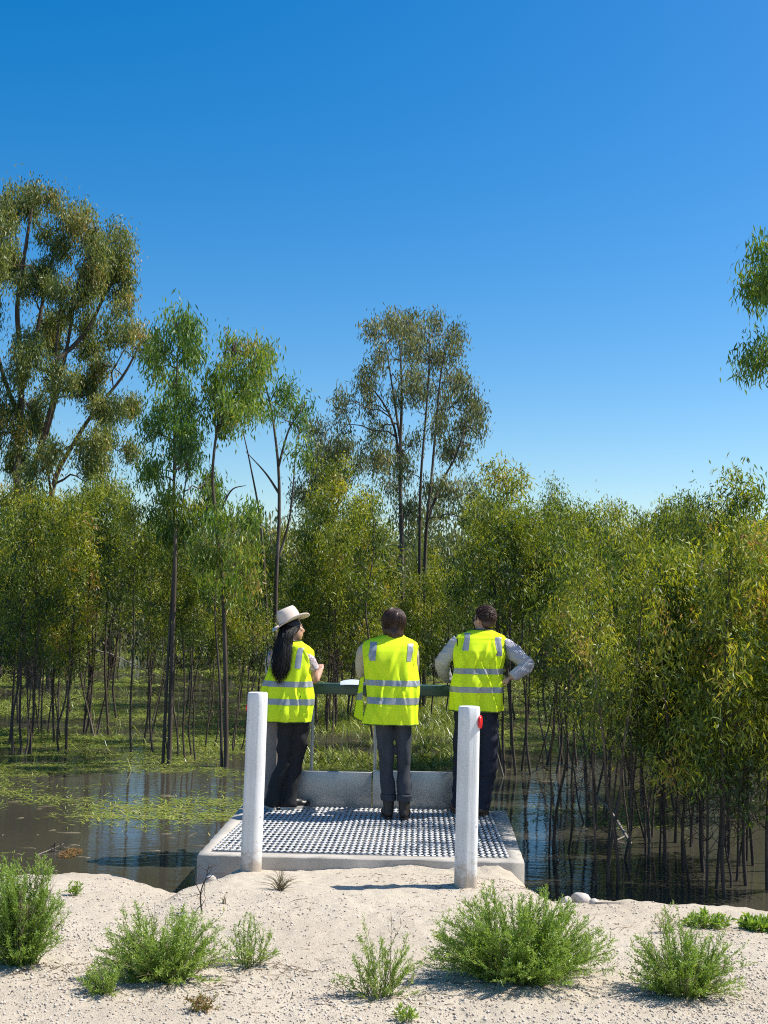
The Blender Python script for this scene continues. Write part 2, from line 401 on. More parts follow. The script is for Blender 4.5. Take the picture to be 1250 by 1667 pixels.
def floral():
    m, nt, p = new_mat('floral_shirt'); f = noise_tex(nt, 38, 3, 0.6)
    nt.links.new(ramp(nt, f, ((0.42, (0.62, 0.56, 0.56)), (0.5, (0.3, 0.22, 0.27)), (0.58, (0.6, 0.42, 0.42)), (0.66, (0.7, 0.66, 0.65)))), p.inputs['Base Color'])
    p.inputs['Roughness'].default_value = 0.9; return m
M['floral'] = floral()
M['paper'] = simple('white_sheet', (0.55, 0.6, 0.64), 0.4, 0, 0.03)
M['rock'] = simple('pale_rock', (0.5, 0.45, 0.39), 0.9, 0, 0.2, 14, 0.5)
M['glass_dark'] = simple('dark_lens', (0.01, 0.01, 0.01), 0.15)
M['eye'] = simple('eye_dark', (0.03, 0.02, 0.015), 0.2)

# ------------------------------------------------------------------ ground, water
FL, FR, BR, BL = at_z(322, 1391, 0), at_z(853, 1404, 0), at_z(824, 1320, 0), at_z(394, 1311, 0)
_edge = [(-900, 1424), (-200, 1430), (60, 1430), (120, 1426), (180, 1428), (240, 1434), (275, 1441), (300, 1442), (330, 1424), (400, 1404), (520, 1402), (700, 1402), (800, 1408), (848, 1428),
         (870, 1444), (900, 1452), (960, 1459), (1000, 1467), (1050, 1470), (1100, 1476), (1180, 1477), (1250, 1484), (1500, 1505), (1900, 1530)]
_ep = np.array([at_z(a, b, -0.09) for a, b in _edge])
def edge_y(x): return np.interp(x, _ep[:, 0], _ep[:, 1])
def ground_h(x, y):
    x = np.asarray(x, float); y = np.asarray(y, float)
    e = edge_y(x) + 0.05 * (fbm(x * 2.3, y * 0.4, 3, 5) - 0.5)
    t = np.clip((y - (e - 2.0)) / 2.0, 0, 1)
    z = 0.03 - 0.11 * t * t
    d = y - e
    z = z - 0.95 * (np.clip(d / 1.15, 0, 1) ** 1.15)
    z = z - 0.075 * np.clip((x + 1.75) / 0.5, 0, 1) * np.clip((1.55 - x) / 0.5, 0, 1) * np.clip((y - (e - 0.75)) / 0.75, 0, 1)
    near = np.clip((14 - y) / 4, 0, 1)
    z = z + near * (0.03 * (fbm(x * 0.9, y * 0.9, 3, 1) - 0.5) + 0.022 * (fbm(x * 5, y * 5, 3, 2) - 0.5) + 0.018 * (fbm(x * 19, y * 19, 3, 3) - 0.5))
    # disturbed clods against the slab on the right
    c = at_z(800, 1425, -0.08); g = np.exp(-(((x - c[0]) / 0.42) ** 2 + ((y - c[1]) / 0.14) ** 2))
    z = z + g * (0.05 + 0.09 * (fbm(x * 9, y * 9, 3, 8) - 0.5))
    c = at_z(640, 1416, -0.08); g = np.exp(-(((x - c[0]) / 0.28) ** 2 + ((y - c[1]) / 0.1) ** 2))
    z = z + g * (0.035 + 0.06 * (fbm(x * 9, y * 9, 3, 9) - 0.5))
    for cp in (at_z(407, 1417, -0.07), at_z(757, 1440, -0.03)):
        z = z + 0.028 * np.exp(-(((x - cp[0]) ** 2 + (y - cp[1]) ** 2) / 0.022)) * (0.6 + 0.8 * fbm(x * 14, y * 14, 2, 12))
    far = np.clip((y - 62) / 30, 0, 1)
    return z + far * 0.75
xs = np.concatenate((-np.geomspace(2500, 3.4, 40), np.arange(-3.3, 4.3, 0.022), np.geomspace(4.4, 2500, 40)))
ys = np.concatenate((np.linspace(-60, 3.4, 24), np.arange(3.5, 9.3, 0.022), np.geomspace(9.4, 3000, 70)))
X, Y = np.meshgrid(xs, ys)
Z = ground_h(X, Y)
nx, ny = len(xs), len(ys)
i = np.arange(ny - 1)[:, None] * nx; j = np.arange(nx - 1)[None, :]
gm = MB(); gm.add(np.stack((X, Y, Z), -1), np.stack((i + j, i + j + 1, i + nx + j + 1, i + nx + j), -1).reshape(-1, 4))
tag(gm.obj('ground', M['sand'], None, True), kind='structure')
def gz(x, y): return float(ground_h(np.array([x]), np.array([y]))[0])
wm = MB(); wm.add(((-400, 7.2, WATER_Z), (400, 7.2, WATER_Z), (400, 140, WATER_Z), (-400, 140, WATER_Z)), np.array(((0, 1, 2, 3),)))
tag(wm.obj('water', M['water']), kind='structure')

# loose gravel on the bank: real little stones
rng = np.random.default_rng(11)
def stone_mesh(r):
    v = np.array(((1, 0, 0), (-1, 0, 0), (0, 1, 0), (0, -1, 0), (0, 0, 1), (0, 0, -1)), float)
    return v * r
OCT = np.array(((0, 2, 4), (2, 1, 4), (1, 3, 4), (3, 0, 4), (2, 0, 5), (1, 2, 5), (3, 1, 5), (0, 3, 5)))
def gravel(n, seed):
    r = np.random.default_rng(seed)
    yy = 3.9 + 4.0 * r.random(n) ** 1.7; xx = (r.random(n) - 0.5) * (yy * 0.78)
    dens = fbm(xx * 1.3, yy * 1.3, 3, 44) + 0.35 * np.clip((6.2 - yy) / 2, -0.6, 1)
    k = dens > r.random(n) * 0.55 + 0.28
    xx, yy = xx[k], yy[k]; ok = yy < edge_y(xx) - 0.05; xx, yy = xx[ok], yy[ok]; n = len(xx)
    sz = 0.0022 + 0.0085 * r.random(n) ** 4.0
    V = np.array(((1, 0, 0), (-1, 0, 0), (0, 1, 0), (0, -1, 0), (0, 0, .7), (0, 0, -.7)))[None] * (0.7 + 0.6 * r.random((n, 6, 1)))
    a = r.random(n) * 6.28; ca, sa = np.cos(a)[:, None], np.sin(a)[:, None]
    V = np.stack((V[..., 0] * ca - V[..., 1] * sa * 0.8, V[..., 0] * sa + V[..., 1] * ca * 0.8, V[..., 2]), -1) * sz[:, None, None]
    V[..., 0] += xx[:, None]; V[..., 1] += yy[:, None]; V[..., 2] += (ground_h(xx, yy) + sz * 0.25)[:, None]
    F = (np.arange(n)[:, None, None] * 6 + OCT[None]).reshape(-1, 3)
    return V.reshape(-1, 3), F, np.repeat(r.random(n), 8)
gmat, nt, p = new_mat('gravel_stone')
nt.links.new(ramp(nt, N(nt, 'ShaderNodeAttribute', attribute_name='tone').outputs['Fac'], ((0.0, (0.30, 0.25, 0.2)), (0.15, (0.45, 0.38, 0.31)), (0.7, (0.60, 0.52, 0.43)), (1.0, (0.68, 0.61, 0.52)))), p.inputs['Base Color'])
p.inputs['Roughness'].default_value = 0.9
def grit(n, seed):
    V, F, T = gravel(n, seed); c = V.reshape(-1, 6, 3); m_ = c.mean(1, keepdims=True); k = m_[:, 0, 1] < 6.4
    c = (m_ + (c - m_) * 0.62)[k]; return c.reshape(-1, 3), F.reshape(-1, 8, 3)[:k.sum()].reshape(-1, 3), (T.reshape(-1, 8)[k] * 0.55).ravel()
gb = MB(); gb.add(*gravel(70000, 3)); gb.add(*grit(60000, 4))
tag(gb.obj('gravel', gmat), 'pale loose gravel scattered over the sandy bank', 'gravel', kind='stuff')

# ------------------------------------------------------------------ platform: concrete frame with expanded metal grate
def lerp(a, b, t): return np.asarray(a) * (1 - t) + np.asarray(b) * t
plat = tag(empty('platform', tuple(lerp(FL, FR, 0.5))), 'square concrete lookout platform with metal mesh floor at the edge of the pond', 'platform')
def to_local(mb, o):
    off = np.array(o.location, np.float32); mb.V = [v - off for v in mb.V]; return mb
GFL, GFR, GBR, GBL = at_z(347, 1386, 0), at_z(827, 1397, 0), at_z(795, 1321, 0), at_z(421, 1314, 0)
fm = MB()
out = [FL, FR, BR, BL]; inn = [GFL, GFR, GBR, GBL]
V = []
NS = 24
def ringpts(q): return [lerp(q[e], q[(e + 1) % 4], s / NS) for e in range(4) for s in range(NS)]
o_, i_ = ringpts(out), ringpts(inn); nR = len(o_)
rr = np.random.default_rng(5)
def chip(a):  # slightly uneven cast edge
    a = np.array(a); return a + np.stack((0.006 * (rr.random(len(a)) - 0.5), 0.010 * (rr.random(len(a)) - 0.5), 0.010 * (rr.random(len(a)) - 0.6)), -1)
oT = chip(o_)
cen = np.mean(out, axis=0)
oB = np.array(o_) + (0, 0, -0.010); oB[:, :2] += (oB[:, :2] - cen[:2]) * 0.003
oD = oB + (0, 0, -1.15)
iT = np.array(i_); iD = iT + (0, 0, -1.15)
V = np.vstack((oT, oB, oD, iT, iD)); jj = np.arange(nR); jn = (jj + 1) % nR
def strip(a, b): return np.stack((a * nR + jj, a * nR + jn, b * nR + jn, b * nR + jj), -1)
fm.add(V, np.vstack((strip(1, 0), strip(2, 1), strip(0, 3), strip(3, 4), strip(4, 2))))
fo = to_local(fm, plat).obj('concrete_frame', M['concrete'], plat)
gm = MB()
def gp(s, t): return lerp(lerp(GFL, GFR, s), lerp(GBL, GBR, s), t)
Wg = np.linalg.norm(GFR - GFL); Dg = np.linalg.norm(GBL - GFL)
nc = int(Wg / 0.044); nrw = int(Dg / 0.044)
for c in range(nc + 1):
    for r in range(nrw):
        s0 = (c + (0.25 if r % 2 else -0.25)) / nc; s1 = (c + (-0.25 if r % 2 else 0.25)) / nc
        a = gp(np.clip(s0, 0, 1), r / nrw); b = gp(np.clip(s1, 0, 1), (r + 1) / nrw)
        d = b - a; d /= np.linalg.norm(d) + 1e-9; w = np.cross(d, (0, 0, 1)); up = np.array((0, 0, 1.0))
        tilt = 0.7 if r % 2 else -0.15
        hw = 0.0050 if r % 2 else 0.0105
        wv = (w * math.cos(tilt) + up * math.sin(tilt)) * hw; tv = np.cross(d, wv); tv = tv / np.linalg.norm(tv) * 0.0022
        a = a - d * 0.004 + up * 0.012; b = b + d * 0.004 + up * 0.012
        gm.add((a - wv - tv, a + wv - tv, a + wv + tv, a - wv + tv, b - wv - tv, b + wv - tv, b + wv + tv, b - wv + tv), BOXF)
go = to_local(gm, plat).obj('mesh_floor', M['galv'], plat); tag(go, 'galvanised expanded metal mesh floor', kind='stuff')
sb = MB()     # bearer bars under the mesh
for t in np.linspace(0.02, 0.98, 5):
    P0, P1 = gp(0.0, t), gp(1.0, t); add_tube(sb, [P0 + (0, 0, -0.03), P1 + (0, 0, -0.03)], 0.022, 4)
to_local(sb, plat).obj('bearer', M['steel_rod'], plat)
ab = MB()     # flat angle trim where the mesh sits in the slab
for (p0, p1) in ((GFL, GFR), (GFR, GBR), (GBL, GFL)):
    add_tube(ab, [p0 + (0, 0, 0.001), p1 + (0, 0, 0.001)], 0.008, 4)
to_local(ab, plat).obj('edge_angle', M['steel_rod'], plat)

YB = float(BL[1] * 0.5 + BR[1] * 0.5) - 0.04
def xz(px, py, Y): p = at_y(px, py, Y); return p[0], p[2]
# upstand of two brushed plates along the back edge
ups = tag(empty('upstand', (0, YB, 0.0)), 'low grey metal upstand of two plates along the platform back edge', 'upstand')
for a, b, yo in ((452, 604.5, 0.0), (606.5, 760, -0.012)):
    u = MB(); xa, _ = xz(a, 1290, YB); xb, _ = xz(b, 1290, YB)
    ztop = xz((a + b) / 2, 1256, YB)[1]
    box(u, (xa, yo, 0.002), (xb, yo + 0.035, ztop))
    bevel(u.obj('plate', M['plate'], ups), 0.004)
pm = MB(); xa, _ = xz(418, 1250, YB); xb, _ = xz(452, 1250, YB)
box(pm, (xa, YB - 0.06, 0.002), (xb - 0.003, YB + 0.09, 0.86))
po = bevel(pm.obj('pillar', M['grey_post']), 0.008); tag(po, 'square grey concrete pillar between the left white post and the woman', 'pillar')
# green handrail
rail = tag(empty('handrail', (0, YB + 0.2, 0)), 'dark green steel handrail on thin uprights at the platform back', 'handrail')
rm = MB(); xa, _ = xz(438, 1121, YB + 0.2); xb, _ = xz(796, 1121, YB + 0.2)
zr1, zr0 = xz(600, 1113, YB + 0.2)[1], xz(600, 1131, YB + 0.2)[1]
rs = -math.tan(0.0) 
box(rm, (xa, -0.035, zr0), (xb, 0.035, zr1)); bevel(rm.obj('rail', M['green_steel'], rail), 0.008)
RAIL_Z, RAIL_Y = zr1, YB + 0.2
for px in (446, 508, 611, 785):
    sm = MB(); x0, _ = xz(px, 1200, YB + 0.2); box(sm, (x0 - 0.014, -0.010, -0.8), (x0 + 0.014, 0.010, zr0)); bevel(sm.obj('upright', M['steel_rod'], rail), 0.003)
# white sheet on the rail
wm = MB(); c = at_y(574, 1107, RAIL_Y - 0.02); c[2] = RAIL_Z + 0.022
U, Vv = np.meshgrid(np.linspace(-1, 1, 21), np.linspace(-1, 1, 11)); 
wz = 0.016 * (1 - U ** 2) * (0.7 + 0.3 * np.sign(Vv) * np.abs(Vv)) + 0.012 * Vv - 0.02
wy = Vv * 0.13 * np.sqrt(1 - 0.7 * U ** 2)
G = np.stack((U * 0.11, wy * 0.8, wz), -1).reshape(-1, 3)
i = np.arange(10)[:, None] * 21; j = np.arange(20)[None, :]
FG = np.stack((i + j, i + j + 1, i + 22 + j, i + 21 + j), -1).reshape(-1, 4)
wm.add(np.vstack((G, G + (0, 0, -0.006))), np.vstack((FG, FG[:, ::-1] + 231)))
so = wm.obj('paper_sheet', M['paper'], None, True); so.location = Vector([float(v) for v in c]); tag(so, 'white curled sheet lying on the green rail beside the middle person', 'sheet')

# ------------------------------------------------------------------ two white timber posts
def white_post(px_b, py_b, px_t, py_t, zg, rad, flat, label, refl):
    b = at_z(px_b, py_b, zg); t = at_y(px_t, py_t, b[1] + 0.01)
    root = tag(empty('bollard_post', b), label, 'post', 'white timber posts in front of the platform')
    n, k = 24, 40; th = np.arange(k) * 2 * math.pi / k
    rp = np.random.default_rng(int(px_b)); prof = 1 + 0.012 * np.sin(th * 2 + 1) + 0.01 * np.sin(th * 3 + rp.random() * 6)
    f = np.cos(th - flat); prof = np.where(f > 0.90, prof * 0.90 / np.maximum(f, 0.9) , prof)      # hewn flat
    H = t - b; m = MB(); P = [lerp((0, 0, -0.35), H, s) for s in np.linspace(0, 1, n)]
    rows = []
    for q, c in enumerate(P):
        r = rad * (1.03 - 0.06 * q / n) * prof * (1 + 0.006 * np.sin(q * 1.3 + th))
        rows.append(np.stack((c[0] + r * np.cos(th), c[1] + r * np.sin(th), np.full(k, c[2])), -1))
    last = rows[-1]; rows.append(np.stack((H[0] + (last[:, 0] - H[0]) * 0.93, H[1] + (last[:, 1] - H[1]) * 0.93, np.full(k, H[2] + 0.012)), -1))
    V = np.vstack(rows); nr = len(rows)
    i = np.arange(nr - 1)[:, None] * k; j = np.arange(k)[None, :]; j2 = (j + 1) % k
    m.add(V, np.stack((i + j, i + j2, i + k + j2, i + k + j), -1).reshape(-1, 4))
    m.add(np.vstack((rows[-1], (H[0], H[1], H[2] + 0.014))), np.stack((np.arange(k), (np.arange(k) + 1) % k, np.full(k, k)), -1))
    po = m.obj('post', M['white'], root, True)
    # reflector: round red disc on the side
    d = MB(); rz = at_y(refl[0], refl[1], b[1])[2] - b[2]; sx = refl[2]; s_ = rz / H[2]
    cx = H[0] * s_ + sx * rad * 0.955; ang = refl[3]
    nrm = np.array((sx * math.cos(ang), math.sin(ang), 0.0)); cpos = np.array((H[0] * s_, H[1] * s_, rz)) + nrm * rad * 0.98
    add_tube(d, [cpos - nrm * 0.004, cpos + nrm * 0.010, cpos + nrm * 0.013], np.array([0.042, 0.042, 0.036]) * (1 if sx > 0 else 0.75), 24)
    tag(d.obj('reflector', M['red'], root), 'round red reflector')
    return root
white_post(407, 1417, 419.5, 1130, gz(*at_z(407, 1417, -0.07)[:2]), 0.0705, -1.9, 'leaning white timber post at left, in front of the woman', (402, 1152, -1, 0.62))
white_post(757, 1440, 764, 1153, gz(*at_z(757, 1440, -0.03)[:2]), 0.0705, -1.2, 'white timber post at right with bright red reflector facing right', (780, 1175, 1, -0.24))

# ------------------------------------------------------------------ trees
def leaves(mb, P, r, L, W, spread=0.7, tone=None):
    n = len(P)
    if n == 0: return
    ph = r.random(n) * 6.283; s = spread * np.abs(r.normal(0.6, 0.6, n))
    d = np.stack((np.cos(ph) * s, np.sin(ph) * s, -np.ones(n) + 0.5 * s * (r.random(n) < 0.25)), -1); d /= np.linalg.norm(d, axis=1)[:, None]
    q = r.normal(size=(n, 3)); w = np.cross(d, q); w /= np.linalg.norm(w, axis=1)[:, None] + 1e-9
    l = L * (0.65 + 0.7 * r.random(n))[:, None]; h = (W * (0.7 + 0.6 * r.random(n)) / 2)[:, None]
    sag = np.cross(d, w) * l * 0.12
    V = np.stack((P, P + d * l * 0.42 + w * h + sag, P + d * l, P + d * l * 0.42 - w * h + sag), 1).reshape(-1, 3)
    F = np.arange(n * 4).reshape(n, 4)
    mb.add(V, F, np.clip(tone, 0, 1) if tone is not None else r.random(n))
def clusters(mb, Cn, r, per, sig, L, W, base_tone, tvar=0.16, spread=0.7):
    """twig-end tufts of leaves at the points Cn"""
    m = len(Cn)
    if m == 0: return
    Cn = np.asarray(Cn, float)
    P = np.repeat(Cn, per, 0) + r.normal(size=(m * per, 3)) * np.asarray(sig)
    ct = np.repeat(base_tone + r.normal(0, tvar, m), per) + r.normal(0, 0.09, m * per)
    leaves(mb, P, r, L, W, spread, ct)
def wiggle(a, b, r, n=5, amp=0.06, sag=0.0):
    t = np.linspace(0, 1, n)[:, None]; P = np.asarray(a) * (1 - t) + np.asarray(b) * t
    L = np.linalg.norm(np.asarray(b) - np.asarray(a)); o = r.normal(size=(n, 3)) * amp * L; o[0] = 0; o[-1] = 0
    P = P + o; P[:, 2] += sag * L * (4 * t[:, 0] * (1 - t[:, 0])); return P

def sapling_mesh(seed, H, stems, crown0, spread, dens, leaf=(0.092, 0.0195), tone=0.42):
    """slender flooded gum: thin stems out of the water, drooping crown; origin at the water line"""
    r = np.random.default_rng(seed); wood = MB(); lf = MB()
    for s in range(stems):
        h = H * (1.0 if s == 0 else 0.7 + 0.28 * r.random()); b = np.array((r.normal(0, 0.10) * (s > 0), r.normal(0, 0.10) * (s > 0), -0.75))
        lean = r.normal(0, 0.06 + 0.07 * (s > 0), 2); n = 9
        t = np.linspace(0, 1, n); P = np.stack((b[0] + lean[0] * h * t, b[1] + lean[1] * h * t, b[2] + (h + 0.75) * t), -1)
        w = np.cumsum(r.normal(0, 0.038, (n, 2)), 0) * (h / 4); P[:, :2] += w - w[0]
        P = catmull(P, 3); rad = (0.010 + 0.0043 * h * (1.0 if s == 0 else 0.75)) * np.linspace(1, 0.16, len(P)) ** 0.9
        add_tube(wood, P, rad, 6)
        zz = P[:, 2]
        nb = int((15 if s == 0 else 9) * dens)
        for bi in range(nb):
            f = crown0 + (0.97 - crown0) * ((bi + r.random()) / nb); z = h * f
            k = int(np.clip(np.searchsorted(zz, z), 1, len(P) - 1)); o = P[k]
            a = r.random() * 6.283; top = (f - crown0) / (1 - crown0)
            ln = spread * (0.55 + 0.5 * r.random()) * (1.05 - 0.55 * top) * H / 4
            e = o + np.array((math.cos(a) * ln, math.sin(a) * ln, ln * (0.55 + 0.5 * r.random()) * (0.5 + top)))
            B = wiggle(o, e, r, 5, 0.05, 0.10); add_tube(wood, B, rad[k] * np.linspace(0.5, 0.12, 5), 4)
            m = int(2.5 + 3 * r.random()); tt = 0.35 + 0.65 * r.random(m); idx = (tt * 4).astype(int).clip(0, 3)
            Cn = B[idx] + (B[idx + 1] - B[idx]) * (tt * 4 - idx)[:, None] + r.normal(0, 0.12, (m, 3)) * (H / 4) + (0, 0, -0.05)
            for q in Cn[::2]: add_tube(wood, [B[2], q], [0.004, 0.0018], 3)
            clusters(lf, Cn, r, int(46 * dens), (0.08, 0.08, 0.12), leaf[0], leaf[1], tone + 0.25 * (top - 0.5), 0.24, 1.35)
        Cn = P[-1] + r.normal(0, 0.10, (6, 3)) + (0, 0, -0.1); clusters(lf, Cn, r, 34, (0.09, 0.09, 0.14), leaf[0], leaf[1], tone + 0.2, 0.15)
        for q in range(15):      # dead lower twigs
            z = h * (0.12 + (crown0 + 0.1) * r.random()); k = int(np.clip(np.searchsorted(zz, z), 1, len(P) - 1)); a = r.random() * 6.283; ln = 0.18 + 0.4 * r.random()
            e = P[k] + np.array((math.cos(a) * ln, math.sin(a) * ln, ln * (0.3 + 0.6 * r.random()))); add_tube(wood, wiggle(P[k], e, r, 4, 0.06), np.linspace(0.0055, 0.002, 4), 3)
            e2 = e + r.normal(0, 0.13, 3); add_tube(wood, [e, e2], [0.003, 0.0015], 3)
    return wood.mesh('trunk', True), lf.mesh('crown')
def make_tree(name, wood_me, leaf_me, bark, leafmat, loc, rot=0.0, scale=1.0):
    o = empty(name, loc); o.rotation_euler = (0, 0, rot); o.scale = (scale, scale, scale)
    link('trunk', wood_me, bark, o)
    if leaf_me is not None: link('crown', leaf_me, leafmat, o)
    return o
VAR = []; HIGH = (10, 11, 12, 13); LOW = (4, 6, 14, 15, 16)
for v, (H, st, c0, sp, de) in enumerate(((4.0, 1, 0.42, 0.62, 1.0), (4.2, 2, 0.45, 0.6, 1.0), (3.8, 1, 0.36, 0.7, 1.1), (4.3, 3, 0.45, 0.62, 0.95), (3.6, 2, 0.34, 0.62, 1.1),
                                          (4.6, 1, 0.5, 0.6, 1.05), (3.4, 1, 0.3, 0.55, 1.1), (4.0, 3, 0.4, 0.6, 1.0), (3.9, 1, 0.48, 0.68, 0.9), (4.1, 2, 0.38, 0.66, 1.1),
    (4.5, 1, 0.60, 0.5, 1.0), (4.4, 2, 0.62, 0.5, 0.95), (4.7, 1, 0.58, 0.55, 0.95), (4.6, 3, 0.6, 0.5, 0.9),
    (3.6, 3, 0.40, 0.5, 0.9), (3.4, 2, 0.36, 0.5, 0.95), (3.8, 3, 0.42, 0.5, 0.9))):
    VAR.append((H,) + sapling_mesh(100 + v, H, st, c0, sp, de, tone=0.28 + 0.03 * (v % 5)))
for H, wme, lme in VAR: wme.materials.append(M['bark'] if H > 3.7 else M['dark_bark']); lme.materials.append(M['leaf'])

def hero_tree(name, label, D, stems, clumps, leafmat, seed, leaf=(0.14, 0.026), per_m2=15, per=34, sig=0.16, tone=0.45, depth=0.9, r0=0.1, group=None, zbase=-0.8, bark='bark', tvar=0.16, skip=0.0):
    """a tree built at distance D from its stems and foliage masses (photo points), given real depth"""
    r = np.random.default_rng(seed); wood = MB(); lf = MB(); k = D / F_PX
    base = at_y(stems[0][0][0], stems[0][0][1], D); base[2] = WATER_Z; SP = []
    ends = {}
    for si, st in enumerate(stems):
        oy = 0.0 if si == 0 else r.normal(0, 0.35 * depth)
        P = []
        for q, (a, b) in enumerate(st): P.append(at_y(a, b, D + oy * min(1, q / 1.5)))
        P = np.array(P)
        if P[0][2] < 0.6 and si < 4:
            P = np.vstack((P[0] + (0, 0, zbase - P[0][2]), P)) if P[0][2] > zbase + 0.2 else P
        elif SP:                                   # a limb: start on the nearest point of an earlier stem
            allp = np.vstack(SP); dd = np.linalg.norm(allp[:, [0, 2]] - P[0][[0, 2]], axis=1); P[0] = allp[dd.argmin()]
        Q = catmull(P, 6); SP.append(Q)
        rr0 = r0 * (1.0 if si == 0 else 0.72 if P[0][2] < 0.6 else 0.5)
        add_tube(wood, Q, rr0 * np.linspace(1, 0.18, len(Q)) ** 0.85, 8)
    allp = np.vstack(SP); rad_at = np.concatenate([r0 * np.linspace(0.6, 0.15, len(q)) for q in SP])
    for cl in clumps:
        if skip and r.random() < skip: continue
        a, b, rx, rz = cl[:4]; a += r.normal(0, 5); b += r.normal(0, 5); rx *= 1.2; rz *= 1.2; ct = cl[4] if len(cl) > 4 else 0.0
        rx_, rz_ = rx * k, rz * k; c = at_y(a, b, D + r.normal(0, depth)); ry_ = max(rx_, 0.35) * (0.9 + 0.5 * r.random())
        dd = np.linalg.norm(allp - c, axis=1) + 4.0 * np.maximum(0, allp[:, 2] - c[2] + 0.1); kk = dd.argmin(); o = allp[kk]
        tgt = c + (0, 0, -0.25 * rz_)
        B = wiggle(o, tgt, r, 6, 0.04, 0.08); add_tube(wood, B, np.linspace(max(0.012, rad_at[kk] * 0.6), 0.008, 6), 5)
        m = max(4, int(per_m2 * (rx_ * rz_ * 3.14) * (0.6 + 0.4 * ry_ / rx_)))
        ns = max(3, int(m / 10)); u = r.normal(size=(ns, 3)); u /= np.linalg.norm(u, axis=1)[:, None]; u *= (0.25 + 0.75 * r.random(ns) ** 0.5)[:, None]
        pick = r.integers(0, ns, m); dr = np.abs(r.normal(0, 0.45, m)); u = u[pick] + r.normal(size=(m, 3)) * 0.17; u[:, 2] -= dr * 0.75
        Cn = c + (0, 0, 0.2 * rz_) + u * (rx_, ry_, rz_)
        for q in Cn[:: 3 if m > 30 else 2]: add_tube(wood, wiggle(B[3 + int(r.random() * 2.9)], q, r, 4, 0.06, 0.05), (0.009, 0.006, 0.004, 0.002), 3)
        clusters(lf, Cn, r, per, (sig, sig, sig * 1.25), leaf[0], leaf[1], tone + ct, tvar)
    for mb_ in (wood, lf): mb_.V = [v - base.astype(np.float32) for v in mb_.V]
    o = make_tree(name, wood.mesh('trunk', True), lf.mesh('crown'), M[bark], M[leafmat], base)
    return tag(o, label, 'tree', group)

hero_tree('gum_tree', 'tallest gum tree at the left edge with several leaning dark trunks', 30,
    [[(50, 1128), (40, 900), (28, 790), (32, 700), (35, 600), (28, 500), (42, 400), (56, 310)],
     [(62, 1128), (55, 900), (48, 790), (80, 690), (108, 570), (125, 470), (150, 385)],
     [(80, 1128), (82, 850), (90, 780), (115, 730), (150, 675), (200, 612), (228, 560)],
     [(30, 690), (5, 610), (-20, 500), (-30, 400)], [(60, 755), (85, 650), (92, 560), (100, 480)], [(100, 600), (140, 540), (180, 460), (205, 425)], [(30, 640), (60, 540), (80, 440), (110, 370)]],
    [(5, 325, 24, 30, .1), (55, 302, 28, 20), (48, 340, 24, 26), (15, 365, 22, 20), (105, 360, 30, 28, .1), (150, 365, 30, 24, .1), (180, 405, 34, 28), (215, 430, 24, 30, .1), (130, 415, 36, 28, .1), (85, 420, 30, 30), (25, 445, 30, 34), (60, 470, 26, 26),
     (175, 462, 32, 26), (115, 490, 36, 30), (20, 520, 34, 34), (75, 535, 30, 26), (200, 500, 18, 16), (150, 520, 26, 20), (120, 570, 36, 26), (45, 590, 36, 34), (175, 560, 24, 20), (205, 528, 15, 10), (0, 610, 26, 30), (130, 630, 40, 26), (85, 640, 26, 26),
     (165, 650, 30, 26), (55, 670, 34, 28), (10, 700, 26, 30), (110, 705, 34, 26), (160, 715, 30, 24), (200, 660, 26, 22, .1), (40, 745, 30, 26), (90, 760, 34, 22), (150, 770, 40, 24), (195, 725, 28, 24), (220, 565, 22, 16, .25), (175, 600, 24, 18, .2), (-40, 400, 40, 50), (-50, 520, 46, 60), (-40, 650, 46, 60)],
    'leaf_olive', 1, (0.115, 0.028), 40, 64, 0.13, 0.42, 1.2, 0.14, tvar=0.24, skip=0.05)
hero_tree('gum_tree', 'narrow gum tree with dense drooping dark green crown on a twin trunk', 16.2,
    [[(275, 1247), (279, 1100), (284, 950), (285, 880), (283, 800), (285, 700), (288, 600), (292, 525)], [(265, 1244), (272, 1100), (281, 950), (287, 880), (300, 800), (310, 720)]],
    [(290, 525, 32, 20), (270, 560, 24, 26), (302, 560, 24, 24), (318, 545, 13, 22), (255, 585, 14, 16, .2), (285, 630, 32, 20), (300, 665, 34, 28), (285, 705, 30, 32, -.2), (310, 730, 24, 30, -.2), (290, 765, 30, 24, -.1), (262, 650, 20, 26), (300, 815, 34, 20, .35), (285, 845, 28, 22, -.1), (310, 850, 22, 18), (250, 700, 18, 20), (330, 790, 18, 24), (245, 770, 20, 20), (255, 800, 20, 24)],
    'leaf_green', 2, (0.10, 0.019), 60, 46, 0.085, 0.48, 0.34, 0.037)
hero_tree('gum_tree', 'bright green gum with drooping leaf masses right of the narrow dark tree', 16.0,
    [[(368, 1257), (367, 1100), (362, 950), (352, 850), (346, 770), (356, 680), (372, 600), (385, 555)], [(361, 1257), (358, 1120), (350, 1000), (355, 900)], [(356, 680), (385, 640), (415, 600)], [(352, 850), (375, 800), (400, 790)]],
    [(382, 560, 26, 18, .1), (405, 582, 24, 22), (368, 600, 24, 26), (360, 640, 20, 26), (392, 625, 24, 26), (428, 598, 18, 14, .1), (385, 660, 20, 20), (352, 680, 13, 24), (405, 660, 14, 18), (440, 585, 12, 10), (335, 815, 26, 26), (365, 845, 30, 24), (395, 900, 26, 26, .2), (350, 905, 26, 26, .1), (410, 850, 20, 20), (345, 960, 22, 20, .1), (385, 960, 24, 22)],
    'leaf_green', 3, (0.10, 0.019), 62, 46, 0.085, 0.55, 0.32, 0.036)
